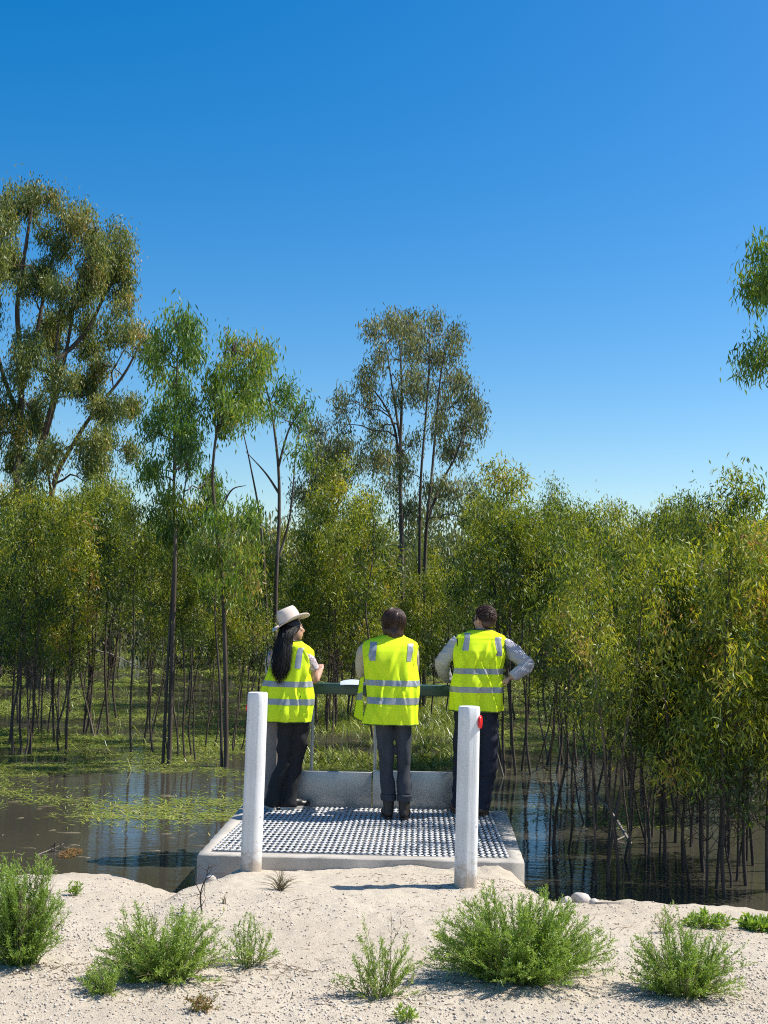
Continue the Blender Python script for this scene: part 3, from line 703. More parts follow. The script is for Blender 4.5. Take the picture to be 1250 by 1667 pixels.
hero_tree('gum_tree', 'sparse gum with a long bare forked trunk behind the white post', 19,
    [[(447, 1165), (449, 960), (454, 850), (453, 760), (442, 670), (430, 620)], [(453, 760), (470, 700), (490, 670)], [(452, 800), (432, 770), (400, 735)], [(440, 1160), (432, 960), (424, 850), (408, 760), (395, 700)], [(448, 920), (470, 850), (478, 780), (482, 720)]],
    [(430, 628, 24, 15), (455, 640, 22, 16), (470, 660, 22, 16, .1), (490, 690, 15, 18), (485, 722, 13, 15), (448, 668, 18, 10), (420, 652, 14, 12), (500, 660, 10, 10)],
    'leaf_green', 4, (0.10, 0.020), 48, 42, 0.09, 0.48, 0.4, 0.045)
hero_tree('gum_tree', 'tall open grey green gum tree standing alone against the sky behind the middle person', 26,
    [[(654, 1135), (654, 900), (651, 760), (654, 640), (650, 550)], [(682, 1135), (683, 900), (685, 780), (696, 640), (700, 550)], [(690, 1135), (692, 900), (704, 760), (714, 640), (725, 560)], [(700, 850), (722, 780), (745, 735), (762, 670)], [(651, 760), (640, 690), (612, 640), (585, 625)], [(652, 720), (640, 640), (628, 560)]],
    [(612, 540, 16, 16), (632, 528, 20, 14), (655, 522, 20, 13), (675, 540, 20, 16), (625, 565, 16, 18), (650, 560, 18, 15), (706, 545, 18, 15), (728, 548, 20, 16), (745, 575, 15, 16), (712, 580, 24, 17), (690, 565, 15, 14), (606, 605, 14, 18), (585, 632, 18, 17), (567, 662, 15, 14), (556, 690, 10, 9), (600, 650, 15, 14), (735, 610, 20, 18), (762, 615, 13, 18), (752, 648, 22, 20), (776, 655, 8, 16), (728, 655, 16, 18), (760, 690, 18, 17), (735, 700, 20, 17), (708, 690, 14, 15), (630, 700, 20, 16), (615, 735, 20, 18), (645, 735, 18, 14), (605, 770, 22, 15), (640, 780, 22, 15), (720, 740, 20, 15), (668, 650, 10, 12), (672, 720, 12, 13), (745, 735, 16, 13), (765, 720, 10, 10), (735, 800, 26, 18), (765, 802, 18, 17), (682, 522, 16, 12), (690, 602, 18, 14), (668, 585, 16, 13), (672, 615, 15, 13), (690, 640, 15, 14), (668, 760, 18, 14), (640, 640, 12, 13), (750, 830, 24, 15), (700, 800, 20, 16), (668, 830, 22, 16)],
    'leaf_grey', 5, (0.11, 0.025), 34, 56, 0.12, 0.42, 0.9, 0.07, tvar=0.2)
hero_tree('gum_tree', 'dusky grey green gum left of the tall lone tree', 31,
    [[(548, 1110), (546, 950), (540, 820), (535, 720)], [(540, 850), (560, 770), (568, 730)], [(542, 900), (520, 810), (508, 770)]],
    [(533, 702, 20, 13), (522, 725, 16, 14), (548, 725, 18, 14), (568, 732, 17, 13), (540, 752, 24, 13), (575, 755, 14, 13), (508, 765, 18, 14), (525, 785, 20, 14), (500, 800, 18, 14), (555, 790, 24, 16)],
    'leaf_grey', 6, (0.12, 0.028), 36, 60, 0.14, 0.35, 0.8, 0.07)
hero_tree('gum_tree', 'tree at the right edge with drooping branches hanging in against the sky', 13,
    [[(1345, 1290), (1340, 1000), (1335, 700), (1325, 500), (1310, 380)], [(1335, 700), (1300, 600), (1262, 545)], [(1328, 540), (1290, 440), (1255, 400)]],
    [(1246, 412, 14, 18), (1238, 440, 12, 20), (1252, 455, 20, 24), (1236, 470, 10, 16), (1248, 482, 14, 10), (1240, 560, 13, 14), (1228, 580, 10, 14), (1250, 580, 16, 18), (1222, 590, 5, 9), (1272, 420, 22, 30), (1285, 560, 24, 26), (1300, 450, 34, 40), (1320, 600, 34, 40), (1330, 380, 34, 34), (1370, 480, 34, 50), (1360, 640, 30, 40)],
    'leaf_green', 7, (0.10, 0.018), 60, 44, 0.08, 0.45, 0.3, 0.09)

# saplings: (photo x of the stem at the water, photo y of its foot, photo y of its top)
_top = np.array([(-150, 790), (0, 792), (60, 788), (120, 795), (180, 800), (240, 830), (300, 860), (340, 860), (380, 870), (430, 860), (470, 830), (520, 775), (560, 748), (600, 800), (640, 860), (690, 870), (740, 850), (790, 840), (830, 800), (860, 812), (900, 815), (950, 830), (1000, 845), (1045, 845), (1090, 830), (1140, 845), (1190, 835), (1250, 850), (1500, 840)])
def top_y(px): return np.interp(px, _top[:, 0], _top[:, 1])
rngS = np.random.default_rng(77)
ZONES = {}
def sapling(px, foot, zone, dtop=0.0, var=None, jx=True):
    b = at_z(px, foot, WATER_Z); D = b[1]
    if D < 4: return None
    t = at_y(px, top_y(px) + dtop, D); H = t[2] - WATER_Z
    v = int(rngS.integers(10)) if var is None else int(rngS.choice(var))
    Hv, wme, lme = VAR[v]
    sc = float(np.clip(H / (Hv + 0.1), 0.5, 1.6))
    o = make_tree('gum_sapling', wme, lme, None, None, b, float(rngS.random() * 6.283), sc)
    ZONES.setdefault(zone, []).append((px, o)); return o
for px, ft in ((10, 1212), (25, 1222), (35, 1228), (50, 1227), (75, 1193), (88, 1208), (96, 1222), (104, 1200), (111, 1220)): sapling(px, ft, 'left', rngS.uniform(-12, 110))
for px, ft in ((136, 1192), (142, 1194), (158, 1193), (176, 1197), (208, 1224), (236, 1210)): sapling(px, ft, 'midleft', rngS.uniform(-10, 110), HIGH)
for px, ft in ((284, 1230), (306, 1237), (316, 1230), (324, 1239), (256, 1225), (340, 1215), (384, 1222), (398, 1205)): sapling(px, ft, 'narrow', rngS.uniform(20, 90), HIGH)
for px in list(np.linspace(-40, 120, 6)) + list(np.linspace(140, 430, 6)): sapling(px + rngS.normal(0, 7), rngS.uniform(1135, 1178), 'leftback', rngS.uniform(-8, 70), None if px < 130 else HIGH)
for px in np.linspace(-60, 440, 11): sapling(px + rngS.normal(0, 8), rngS.uniform(1088, 1125), 'leftfar', rngS.uniform(0, 50) if px < 130 else rngS.uniform(60, 120))
for px, ft in ((452, 1170), (476, 1180), (520, 1185), (530, 1192), (538, 1178), (548, 1186), (560, 1168), (590, 1180), (604, 1200), (618, 1170), (640, 1165), (668, 1172), (706, 1168), (722, 1160)): sapling(px, ft, 'centre', rngS.uniform(0, 110))
for px in np.linspace(435, 800, 10): sapling(px + rngS.normal(0, 7), rngS.uniform(1090, 1135), 'centreback', rngS.uniform(0, 60))
for px, ft in ((828, 1258), (838, 1262), (850, 1255), (872, 1262), (905, 1260), (915, 1243), (925, 1255), (945, 1250), (958, 1238), (884, 1245), (822, 1240)): sapling(px, ft, 'rightmid', rngS.uniform(0, 60), HIGH)
for px, ft in ((908, 1385), (960, 1338), (990, 1440), (1005, 1425), (1015, 1400), (1045, 1360), (1060, 1395), (1072, 1410), (1095, 1370), (1105, 1415), (1128, 1380), (1150, 1420), (1160, 1445), (1172, 1460), (1192, 1400), (1210, 1440), (1232, 1410), (1246, 1450), (1262, 1420), (1285, 1445)): sapling(px, ft, 'rightfront', rngS.uniform(30, 150), LOW if px > 1020 else HIGH)
for px in np.linspace(975, 1330, 18): sapling(px + rngS.normal(0, 6), rngS.uniform(1275, 1340), 'rightsecond', rngS.uniform(-5, 110), None if px > 1010 else HIGH)
for px in np.linspace(965, 1340, 15): sapling(px + rngS.normal(0, 8), rngS.uniform(1195, 1250), 'rightthird', rngS.uniform(-15, 80))
for px in list(np.linspace(775, 950, 6)) + list(np.linspace(975, 1320, 12)): sapling(px + rngS.normal(0, 8), rngS.uniform(1120, 1180), 'rightfar', rngS.uniform(-15, 50), HIGH if px < 960 else None)
for px, ft, dt in ((838, 1215, -40), (1098, 1200, -22), (1205, 1230, -62)): sapling(px, ft, 'tall', dt + 0.0)
ORD = ['first', 'second', 'third', 'fourth', 'fifth', 'sixth', 'seventh', 'eighth', 'ninth', 'tenth', 'eleventh', 'twelfth', 'thirteenth', 'fourteenth', 'fifteenth', 'sixteenth', 'seventeenth', 'eighteenth', 'nineteenth', 'twentieth',
       'twenty-first', 'twenty-second', 'twenty-third', 'twenty-fourth', 'twenty-fifth', 'twenty-sixth', 'twenty-seventh', 'twenty-eighth']
ZTXT = {'left': 'thin gum sapling in the clump at the left edge, {} trunk from left', 'midleft': 'thin gum sapling in open water right of the left clump, {} from left',
        'narrow': 'thin gum sapling around the narrow dark tree, {} trunk from left', 'leftback': 'thin gum sapling in the second row on the left, {} from left',
        'leftfar': 'distant gum sapling in the back row on the left, {} from left', 'centre': 'thin gum sapling behind the three people, {} trunk from left',
        'centreback': 'distant gum sapling in the back row behind the people, {} from left', 'rightmid': 'dark thin gum sapling just right of the right-hand man, {} from left',
        'rightfront': 'gum sapling in the front row of the right thicket, {} trunk from left', 'rightsecond': 'gum sapling in the second row of the right thicket, {} from left',
        'rightthird': 'gum sapling in the third row of the right thicket, {} from left', 'rightfar': 'gum sapling in the back row of the right thicket, {} from left',
        'tall': 'taller sapling rising above the right thicket, {} of three from left'}
ZGRP = {k: 'flooded gum saplings' for k in ZTXT}
for z, lst in ZONES.items():
    for q, (px, o) in enumerate(sorted(lst, key=lambda a: a[0])): tag(o, ZTXT[z].format(ORD[q]), 'tree', ZGRP[z])

# far wood that reads as one mass
r = np.random.default_rng(9); fw = MB(); fl = MB()
for q in range(230):
    y = r.uniform(58, 100); x = r.uniform(-0.45, 0.45) * y; h = r.uniform(4.5, 8.6); zb = -0.5
    if q >= 130: y = r.uniform(40, 60); x = r.uniform(-0.42, 0.42) * y; h = r.uniform(3.2, 5.4)
    P = wiggle((x, y, zb), (x + r.normal(0, 0.4), y, h * 0.85), r, 5, 0.03); add_tube(fw, P, np.linspace(0.12, 0.03, 5), 4)
    m = int(r.integers(10, 16)); cz = r.uniform(0.3, 0.95, m) * h
    for c in range(m):
        rad = 0.35 + 0.9 * math.sin(min(1, cz[c] / h) * 2.6)
        cc = np.array((x + r.normal(0, 0.55) * rad * 1.2, y + r.normal(0, 0.8), cz[c])); add_tube(fw, [P[2], cc], [0.03, 0.01], 3)
        Cn = cc + r.normal(size=(7, 3)) * (0.55, 0.5, 0.35); clusters(fl, Cn, r, 16, 0.22, 0.30, 0.075, 0.5, 0.2)
    for c in range(3): # undergrowth
        cc = np.array((x + r.normal(0, 1.5), y + r.normal(0, 1), 0.4)); Cn = cc + r.normal(size=(6, 3)) * (0.8, 0.5, 0.5); clusters(fl, Cn, r, 14, 0.25, 0.3, 0.075, 0.45, 0.2)
far = tag(empty('far_wood', (0, 60, 0)), 'distant dense gum wood beyond the flooded saplings', 'wood', kind='stuff')
fw.V = [v - np.array((0, 60, 0), np.float32) for v in fw.V]; fl.V = [v - np.array((0, 60, 0), np.float32) for v in fl.V]
fw.obj('far_trunks', M['bark'], far); fl.obj('far_foliage', M['leaf_far'], far)

# floating and emergent weed on the pond
r = np.random.default_rng(21); ww = MB()
def weed_blades(n, D0, D1, lmin, lmax, wid, up, thr, seed, xr=0.40):
    rr_ = np.random.default_rng(seed)
    y = np.sqrt(rr_.uniform(D0 ** 2, D1 ** 2, n)); x = rr_.uniform(-xr, xr, n) * y
    dens = 0.6 * fbm(x * 0.22, y * 0.33, 3, 31) + 0.4 * fbm(x * 1.1, y * 1.3, 3, 32)
    k = dens > thr + 0.15 * np.clip((20 - y) / 9, 0, 1) + rr_.normal(0, 0.045, n); 
    x, y, dens = x[k], y[k], dens[k]
    inside = (np.abs(x) < 1.7) & (y < BL[1] + 0.3) & (y > 7)
    bank = y < edge_y(x) + 0.65
    k = ~(inside | bank); x, y, dens = x[k], y[k], dens[k]; m = len(x)
    P = np.stack((x, y, np.full(m, WATER_Z + 0.002)), -1); a = rr_.random(m) * 6.283; el = np.abs(rr_.normal(0, up, m))
    d = np.stack((np.cos(a) * np.cos(el), np.sin(a) * np.cos(el), np.sin(el)), -1); l = rr_.uniform(lmin, lmax, m)[:, None]
    w = np.stack((-np.sin(a), np.cos(a), np.zeros(m)), -1) * (wid * rr_.uniform(0.6, 1.3, m))[:, None] / 2
    V = np.stack((P - w, P + w, P + d * l * 0.6 + w * 0.8, P + d * l * (1, 1, 0.85) , P + d * l * 0.6 - w * 0.8), 1)
    V[:, 3, 2] = np.maximum(V[:, 3, 2], WATER_Z + 0.001)
    V = V.reshape(-1, 3); t = np.clip(0.45 + 0.9 * (dens - thr) + rr_.normal(0, 0.2, m), 0, 1)
    ww.add(V, np.arange(m * 5).reshape(m, 5), t)
weed_blades(20000, 9.3, 13.5, 0.05, 0.16, 0.010, 0.12, 0.60, 1)
weed_blades(80000, 12.0, 20.0, 0.04, 0.15, 0.012, 0.10, 0.475, 2)
weed_blades(80000, 18.0, 34.0, 0.06, 0.20, 0.020, 0.12, 0.49, 3)
weed_blades(9000, 15.0, 30.0, 0.12, 0.30, 0.010, 1.0, 0.50, 5)
weed_blades(13000, 16.0, 27.0, 0.10, 0.26, 0.011, 0.9, 0.42, 6, 0.10)
weed_blades(50000, 30.0, 70.0, 0.15, 0.40, 0.045, 0.15, 0.46, 4)
tag(ww.obj('water_weed', M['water_weed']), 'green floating weed and grass matting the pond surface', 'weed', kind='stuff')

# ------------------------------------------------------------------ people
def nrm(v): v = np.asarray(v, float); return v / (np.linalg.norm(v) + 1e-12)
def hand(mb, wrist, d, t, curl=0.5, size=1.0):
    """five fingers: d along the palm, t towards the thumb side; fingers curl towards -n"""
    d = nrm(d); t = nrm(np.asarray(t) - d * np.dot(t, d)); n = np.cross(d, t); w = np.asarray(wrist, float); s = size
    ellipsoid(mb, w + d * 0.048 * s, (0.052 * s, 0.042 * s, 0.016 * s), np.array((d, t, n)), 14, 10)
    for off, L in ((0.031, 0.072), (0.011, 0.08), (-0.010, 0.074), (-0.030, 0.058)):
        p = w + d * 0.080 * s + t * off * s; P = [p - d * 0.015 * s, p]; a = 0.25 * curl
        for q in range(3):
            a += curl * 0.75; dd = d * math.cos(a) - n * math.sin(a); p = p + dd * L * s * (0.45, 0.32, 0.25)[q]; P.append(p)
        add_tube(mb, P, np.array((0.0085, 0.009, 0.0085, 0.0078, 0.006)) * s, 8)
    p = w + d * 0.022 * s + t * 0.034 * s; d1 = nrm(d * 0.75 + t * 0.6 - n * 0.25); d2 = nrm(d * 0.95 + t * 0.2 - n * 0.35 * (1 + curl))
    add_tube(mb, [p - d1 * 0.02 * s, p, p + d1 * 0.035 * s, p + d1 * 0.035 * s + d2 * 0.028 * s], np.array((0.012, 0.0115, 0.010, 0.007)) * s, 8)
def head(mb, c, f, up=(0, 0, 1), s=1.0):
    """c centre of the skull, f facing direction"""
    f = nrm(f); up = nrm(np.asarray(up) - f * np.dot(up, f)); rt = np.cross(f, up); ax = np.array((rt, f, up)); c = np.asarray(c, float)
    def P(x, y, z): return c + (rt * x + f * y + up * z) * s
    ellipsoid(mb, P(0, -0.012, 0.022), np.array((0.076, 0.096, 0.094)) * s, ax)
    ellipsoid(mb, P(0, 0.030, -0.045), np.array((0.060, 0.062, 0.078)) * s, ax)
    ellipsoid(mb, P(0, 0.058, -0.098), np.array((0.026, 0.026, 0.020)) * s, ax)        # chin
    limb(mb, [P(0, 0.082, 0.012), P(0, 0.096, -0.010), P(0, 0.112, -0.036), P(0, 0.092, -0.044)], np.array((0.008, 0.010, 0.012, 0.010)) * s, 8)   # nose
    limb(mb, [P(-0.022, 0.078, -0.070), P(0, 0.094, -0.066), P(0.022, 0.078, -0.070)], np.array((0.004, 0.008, 0.004)) * s, 8)
    limb(mb, [P(-0.020, 0.076, -0.079), P(0, 0.091, -0.079), P(0.020, 0.076, -0.079)], np.array((0.004, 0.008, 0.004)) * s, 8)
    limb(mb, [P(-0.05, 0.066, 0.018), P(0, 0.090, 0.020), P(0.05, 0.066, 0.018)], np.array((0.008, 0.010, 0.008)) * s, 8)  # brow
    for sx in (-1, 1):
        ellipsoid(mb, P(sx * 0.078, -0.004, -0.012), np.array((0.010, 0.018, 0.031)) * s, ax, 12, 10)
        ellipsoid(mb, P(sx * 0.040, 0.062, -0.022), np.array((0.024, 0.024, 0.022)) * s, ax, 12, 10)   # cheek
    return P
def eyes(P, parent, off):
    for sx in (-1, 1):
        e = MB(); ellipsoid(e, P(sx * 0.031, 0.083, 0.0) - off, (0.009, 0.009, 0.009), None, 10, 8); e.obj('eye', M['eye'], parent)
def local(mb, off): mb.V = [v - np.asarray(off, np.float32) for v in mb.V]; return mb
class Garment:
    """torso garment as a surface S(u, z) round a moving, turned centre line"""
    def __init__(self, base, yaw, table, n=2.5, seed=0, fold=0.007, tone=0):
        self.b = np.asarray(base, float); self.yaw = yaw; self.t = np.array(table, float); self.n = n; self.fold = fold
        r = np.random.default_rng(seed); self.k = r.normal(size=(7, 2)) * (2.6, 9.0); self.k[:, 0] = np.round(self.k[:, 0]); self.ph = r.random(7) * 6.283
        self.vk = r.integers(5, 13, 4); self.vp = r.random(4) * 6.283; self.z0, self.z1 = self.t[0, 0], self.t[-1, 0]
        self.cr = [(r.uniform(-2.7, -0.3), r.uniform(0.1, 0.8), r.choice((-1, 1)) * r.uniform(0.5, 3.5), r.uniform(0.05, 0.10), r.uniform(0.06, 0.16), r.uniform(0.6, 1.3)) for _ in range(12)]
    def rowv(self, z):
        T = self.t; out = []
        for c in range(1, T.shape[1]): out.append(np.interp(z, T[:, 0], T[:, c]))
        return out
    def raw(self, u, z):
        a, b, dx, dy = self.rowv(z)[:4]
        f = (z - self.z0) / (self.z1 - self.z0)
        d = sum(np.sin(self.k[q, 0] * u + self.k[q, 1] * z + self.ph[q]) for q in range(7)) / 7 * self.fold * 2.2
        hang = np.clip(1.15 - f * 1.3, 0, 1)
        d = d + sum(np.sin(self.vk[q] * u + self.vp[q] + 3.0 * z * (q - 1.5)) for q in range(4)) / 4 * self.fold * 1.4 * hang
        uu = (u + math.pi) % (2 * math.pi) - math.pi
        for u0, f0, sl, wd, hl, am in self.cr:
            zc = self.z0 + f0 * (self.z1 - self.z0); q_ = (uu - u0 - sl * (z - zc)) / wd
            d = d + self.fold * 0.75 * am * (np.exp(-q_ ** 2) - 0.8 * np.exp(-((q_ - 1.3) ** 2))) * np.exp(-((z - zc) / hl) ** 2)
        d = d * np.clip((1 - f) * 8, 0, 1)
        cu, su = np.cos(u), np.sin(u); e = 2 / self.n
        x = (a + d) * np.sign(cu) * np.abs(cu) ** e + dx; y = (b + d) * np.sign(su) * np.abs(su) ** e + dy
        c, s = math.cos(self.yaw), math.sin(self.yaw)
        return np.stack((self.b[0] + x * c - y * s, self.b[1] + x * s + y * c, self.b[2] + z), -1)
    def S(self, u, z, off=0.0):
        p = self.raw(u, z)
        if off:
            pu = self.raw(u + 0.01, z) - self.raw(u - 0.01, z); pz = self.raw(u, z + 0.002) - self.raw(u, z - 0.002)
            nn = np.cross(pu, pz); nn /= np.linalg.norm(nn, axis=-1)[..., None] + 1e-9; p = p + nn * off
        return p
    def grid(self, mb, us, zs, off=0.0, closed=False):
        U, Zz = np.meshgrid(us, zs); P = self.S(U, Zz, off); nu = len(us)
        i = np.arange(len(zs) - 1)[:, None] * nu; j = np.arange(nu if closed else nu - 1)[None, :]; j2 = (j + 1) % nu
        mb.add(P, np.stack((i + j, i + j2, i + nu + j2, i + nu + j), -1).reshape(-1, 4))
    def u_back(self, x, z):
        a = self.rowv(z)[0]; c = np.clip(np.abs(x) / a, 0, 0.999) ** (self.n / 2) * np.sign(x); return -np.arccos(c)
def vest(parent, off, G, bands, strips, holes, hem=True, flap=None):
    v = MB(); G.grid(v, np.linspace(0, 2 * math.pi, 120, endpoint=False), np.concatenate((np.linspace(G.z0, G.z1 - 0.13, 60), np.linspace(G.z1 - 0.125, G.z1, 24))), 0, True)
    vo = local(v, off).obj('vest', M['vest'], parent, True); sm = vo.modifiers.new('s', 'SOLIDIFY'); sm.thickness = 0.003; sm.offset = -1
    for (z0, z1) in bands:
        m = MB(); G.grid(m, np.linspace(0, 2 * math.pi, 120, endpoint=False), np.linspace(z0, z1, 6), 0.003, True); local(m, off).obj('reflective_band', M['tape'], vo, True)
    for (x0, x1, z0, z1) in strips:
        m = MB(); zs = np.linspace(z0, z1, 16); P = []
        for z in zs: P.append([G.S(G.u_back(np.array(x), np.array(z)), np.array(z), 0.0035) for x in np.linspace(x0, x1, 6)])
        P = np.array(P); i = np.arange(15)[:, None] * 6; j = np.arange(5)[None, :]
        m.add(P, np.stack((i + j, i + j + 1, i + 7 + j, i + 6 + j), -1).reshape(-1, 4)); local(m, off).obj('shoulder_strip', M['tape'], vo, True)
    m = MB(); u = np.linspace(0, 2 * math.pi, 81); add_tube(m, G.S(u, np.full(81, G.z0 + 0.004), 0.001), 0.0045, 5); local(m, off).obj('hem_binding', M['trim'], vo, True)
    m = MB(); add_tube(m, G.S(u, np.full(81, G.z1 - 0.003), 0.001), 0.005, 5); local(m, off).obj('neck_binding', M['trim'], vo, True)
    for (c, ax, ry, rz) in holes:     # armhole binding: ring round the sleeve
        ax = nrm(ax); e2 = nrm(np.cross(ax, (0, 0, 1))); e3 = np.cross(ax, e2); th = np.linspace(0, 2 * math.pi, 33)
        m = MB(); add_tube(m, np.asarray(c) + np.outer(np.cos(th), e2) * ry + np.outer(np.sin(th), e3) * rz, 0.006, 6); local(m, off).obj('armhole_binding', M['trim'], vo, True)
    return vo
def cloth(parent, off, name, mat, parts, voxel=0.011, amp=0.004, seed=0, fq=38, lower=None):
    mb = MB()
    for pts, rad in parts: limb(mb, pts, rad, 18, 7)
    local(mb, off); me = voxel_union(mb, voxel, 3)
    r = np.random.default_rng(seed); K = r.normal(size=(9, 3)) * (0.45, 0.45, 1.0) * fq; ph = r.random(9) * 6.283
    displace(me, lambda co: amp * sum(np.sin(co @ K[q] + ph[q] + 1.5 * np.sin(co @ K[(q + 3) % 9] * 0.4)) for q in range(9)) / 3)
    return link(name, me, mat, parent)
def shoe(parent, off, ankle, toe_dir, mat, solemat, L=0.27, h=0.09, name='shoe', shaft=0.0):
    """heel under the ankle, toe along toe_dir"""
    f = nrm((toe_dir[0], toe_dir[1], 0)); rt = np.array((f[1], -f[0], 0)); g = np.array((ankle[0], ankle[1], 0.016))
    mb = MB(); ax = np.array((rt, f, (0, 0, 1.0)))
    ellipsoid(mb, g + f * (-0.02) + (0, 0, 0.045), (0.036, 0.05, 0.045), ax); ellipsoid(mb, g + f * 0.06 + (0, 0, 0.042), (0.040, 0.10, 0.045), ax)
    ellipsoid(mb, g + f * 0.15 + (0, 0, 0.032), (0.045, 0.075, 0.034), ax)
    if shaft: limb(mb, [g + f * -0.015 + (0, 0, 0.04), g + f * -0.012 + (0, 0, 0.10), np.asarray(ankle) + (0, 0, shaft)], [0.042, 0.045, 0.052], 14)
    box_ = MB(); local(mb, off); me = voxel_union(mb, 0.008, 3); o = link(name, me, mat, parent)
    th = np.linspace(0, 2 * math.pi, 28, endpoint=False); sx = 0.043 * np.cos(th) * (1 + 0.12 * np.sin(th)); sy = 0.06 + 0.145 * np.sin(th)
    lo = g[None] + sx[:, None] * rt + sy[:, None] * f; V = np.vstack((lo + (0, 0, -0.002), lo + (0, 0, 0.020))); j = np.arange(28); jn = (j + 1) % 28
    s = MB(); s.add(V, np.stack((j, jn, 28 + jn, 28 + j), -1)); s.add(V, np.stack((np.full(26, 28), 28 + j[1:27], 28 + j[2:28]), -1)); local(s, off).obj('sole', solemat, o)
    return o
def strands(name, mat, parent, off, paths, w=0.006, k=4):
    m = MB()
    for P in paths: add_tube(m, P, w * np.concatenate((np.linspace(0.8, 1, len(P) // 2), np.linspace(1, 0.25, len(P) - len(P) // 2))), k)
    return local(m, off).obj(name, mat, parent, True)

def J(px, py, Y): return at_y(px, py, Y)

# ---- middle person
def middle_man():
    Y0 = 9.86; off = np.array(at_y(642, 1320, Y0)); off[2] = 0.014
    hL, hR = J(623, 1150, Y0), J(656, 1150, Y0); kL, kR = J(629, 1236, Y0 + 0.01), J(657, 1236, Y0 + 0.01); aL, aR = J(632, 1310, Y0), J(658, 1312, Y0 - 0.03)
    aL[2] = aR[2] = 0.09
    sh = J(637, 1060, Y0 + 0.13); pel = (hL + hR) / 2 + (0, 0, 0.04); shL = J(597, 1056, Y0 + 0.15); shR = J(670, 1057, Y0 + 0.16)
    hc = J(641, 1017, Y0 + 0.17); mb = MB()
    limb(mb, [hL, kL, aL], [0.075, 0.052, 0.036]); limb(mb, [hR, kR, aR], [0.075, 0.052, 0.036])
    limb(mb, [pel - (0, 0, 0.05), pel + (0, 0.02, 0.14), sh - (0, 0, 0.12), sh + (0, 0, 0.02)], [0.12, 0.115, 0.13, 0.07], squash=((0, 1, 0), 0.7))
    limb(mb, [shL, sh + (0, 0, 0.03), shR], [0.05, 0.06, 0.05]); limb(mb, [sh + (0, 0, 0.0), hc - (0, 0, 0.06)], [0.06, 0.052])
    eL, eR = shL + (-0.03, 0.16, -0.22), shR + (0.0, 0.20, -0.20); wL, wR = np.array((shL[0] + 0.02, RAIL_Y - 0.05, RAIL_Z + 0.06)), np.array((shR[0] - 0.08, RAIL_Y - 0.03, RAIL_Z + 0.06))
    for s_, e_, w_ in ((shL, eL, wL), (shR, eR, wR)): limb(mb, [s_, e_, w_], [0.05, 0.042, 0.028])
    hand(mb, wL, (0.3, 1, -0.25), (1, 0, 0.1), 0.5); hand(mb, wR, (-0.3, 1, -0.25), (-1, 0, 0.1), 0.5)
    P = head(mb, hc, (0.05, 1, -0.12)); local(mb, off)
    body = link('person', voxel_union(mb, 0.008, 2), M['skin']); body.location = Vector([float(v) for v in off])
    tag(body, 'middle person with brown hair in loose yellow vest, dark jeans and boots leaning on rail', 'person', 'three people at the rail')
    eyes(P, body, off)
    cloth(body, off, 'trousers', M['denim'], [([hL + (0, 0, 0.08), hL, kL + (0, -0.005, 0.03), kL - (0, 0, 0.06), aL + (0, 0, 0.115)], [0.086, 0.080, 0.062, 0.060, 0.058]), ([hR + (0, 0, 0.08), hR, kR + (0, -0.005, 0.03), kR - (0, 0, 0.06), aR + (0, 0, 0.115)], [0.086, 0.080, 0.062, 0.060, 0.058]), ([pel + (0, 0, 0.06), pel - (0, 0, 0.02)], [0.105, 0.11])], 0.010, 0.0045, 1, 34)
    for a in (aL, aR): cloth(body, off, 'trouser_cuff', M['denim'], [([a + (0, 0, 0.07), a + (0, 0, 0.125)], [0.064, 0.067])], 0.007, 0.002, 2)
    shoe(body, off, aL, (-0.12, 1), M['boot'], M['shoe_black'], name='boot', shaft=0.09); shoe(body, off, aR, (0.10, 1), M['boot'], M['shoe_black'], name='boot', shaft=0.09)
    cloth(body, off, 'shirt', M['khaki'], [([shL + (0.03, 0, 0), shL + (-0.02, 0.03, -0.06), eL, wL + (0, -0.04, 0)], [0.085, 0.072, 0.06, 0.042]), ([shR - (0.03, 0, 0), shR + (0.0, 0.03, -0.06), eR, wR + (0, -0.04, 0)], [0.085, 0.072, 0.06, 0.042]), ([sh - (0, 0, 0.05), sh + (0, 0.0, 0.075)], [0.09, 0.064])], 0.010, 0.004, 3)
    zz = lambda py: J(640, py, Y0 + 0.02)[2]
    G = Garment((J(637, 1110, Y0)[0], Y0, 0), 0.0, [(zz(1179), 0.222, 0.150, 0.0, 0.0), (zz(1150), 0.220, 0.148, 0.0, 0.01), (zz(1110), 0.218, 0.145, 0, 0.05), (zz(1075), 0.228, 0.145, 0, 0.10), (zz(1060), 0.236, 0.138, 0.004, 0.12), (zz(1052), 0.236, 0.125, 0.004, 0.13), (zz(1046), 0.220, 0.112, 0.0, 0.14), (zz(1041), 0.175, 0.100, 0, 0.15), (zz(1037), 0.115, 0.085, 0.005, 0.155), (zz(1033), 0.076, 0.072, 0.012, 0.16)], 2.1, 5, 0.022)
    vo = vest(body, off, G, [(zz(1116), zz(1107)), (zz(1145), zz(1134.5))], [(-0.175, -0.125, zz(1076), zz(1046)), (0.125, 0.172, zz(1076), zz(1048))], [(shL + (-0.012, 0.0, -0.045), (1, 0.2, -0.1), 0.095, 0.115), (shR + (0.006, 0.02, -0.045), (1, -0.2, 0.1), 0.095, 0.115)])
    # open front panel swinging out to the left
    A = np.array([J(592, 1100, Y0 + 0.10), J(590, 1130, Y0 + 0.06), J(591, 1175, Y0 - 0.02)]); B = np.array([J(586, 1104, Y0 + 0.20), J(581, 1132, Y0 + 0.20), J(575, 1166, Y0 + 0.18)])
    t = np.linspace(0, 1, 19); Aq = catmull(A, 9); Bq = catmull(B, 9); u = np.linspace(0, 1, 7); Gd = np.array([[lerp(a, b, q) + (0, 0, -0.02 * q * (1 - q)) for q in u] for a, b in zip(Aq, Bq)])
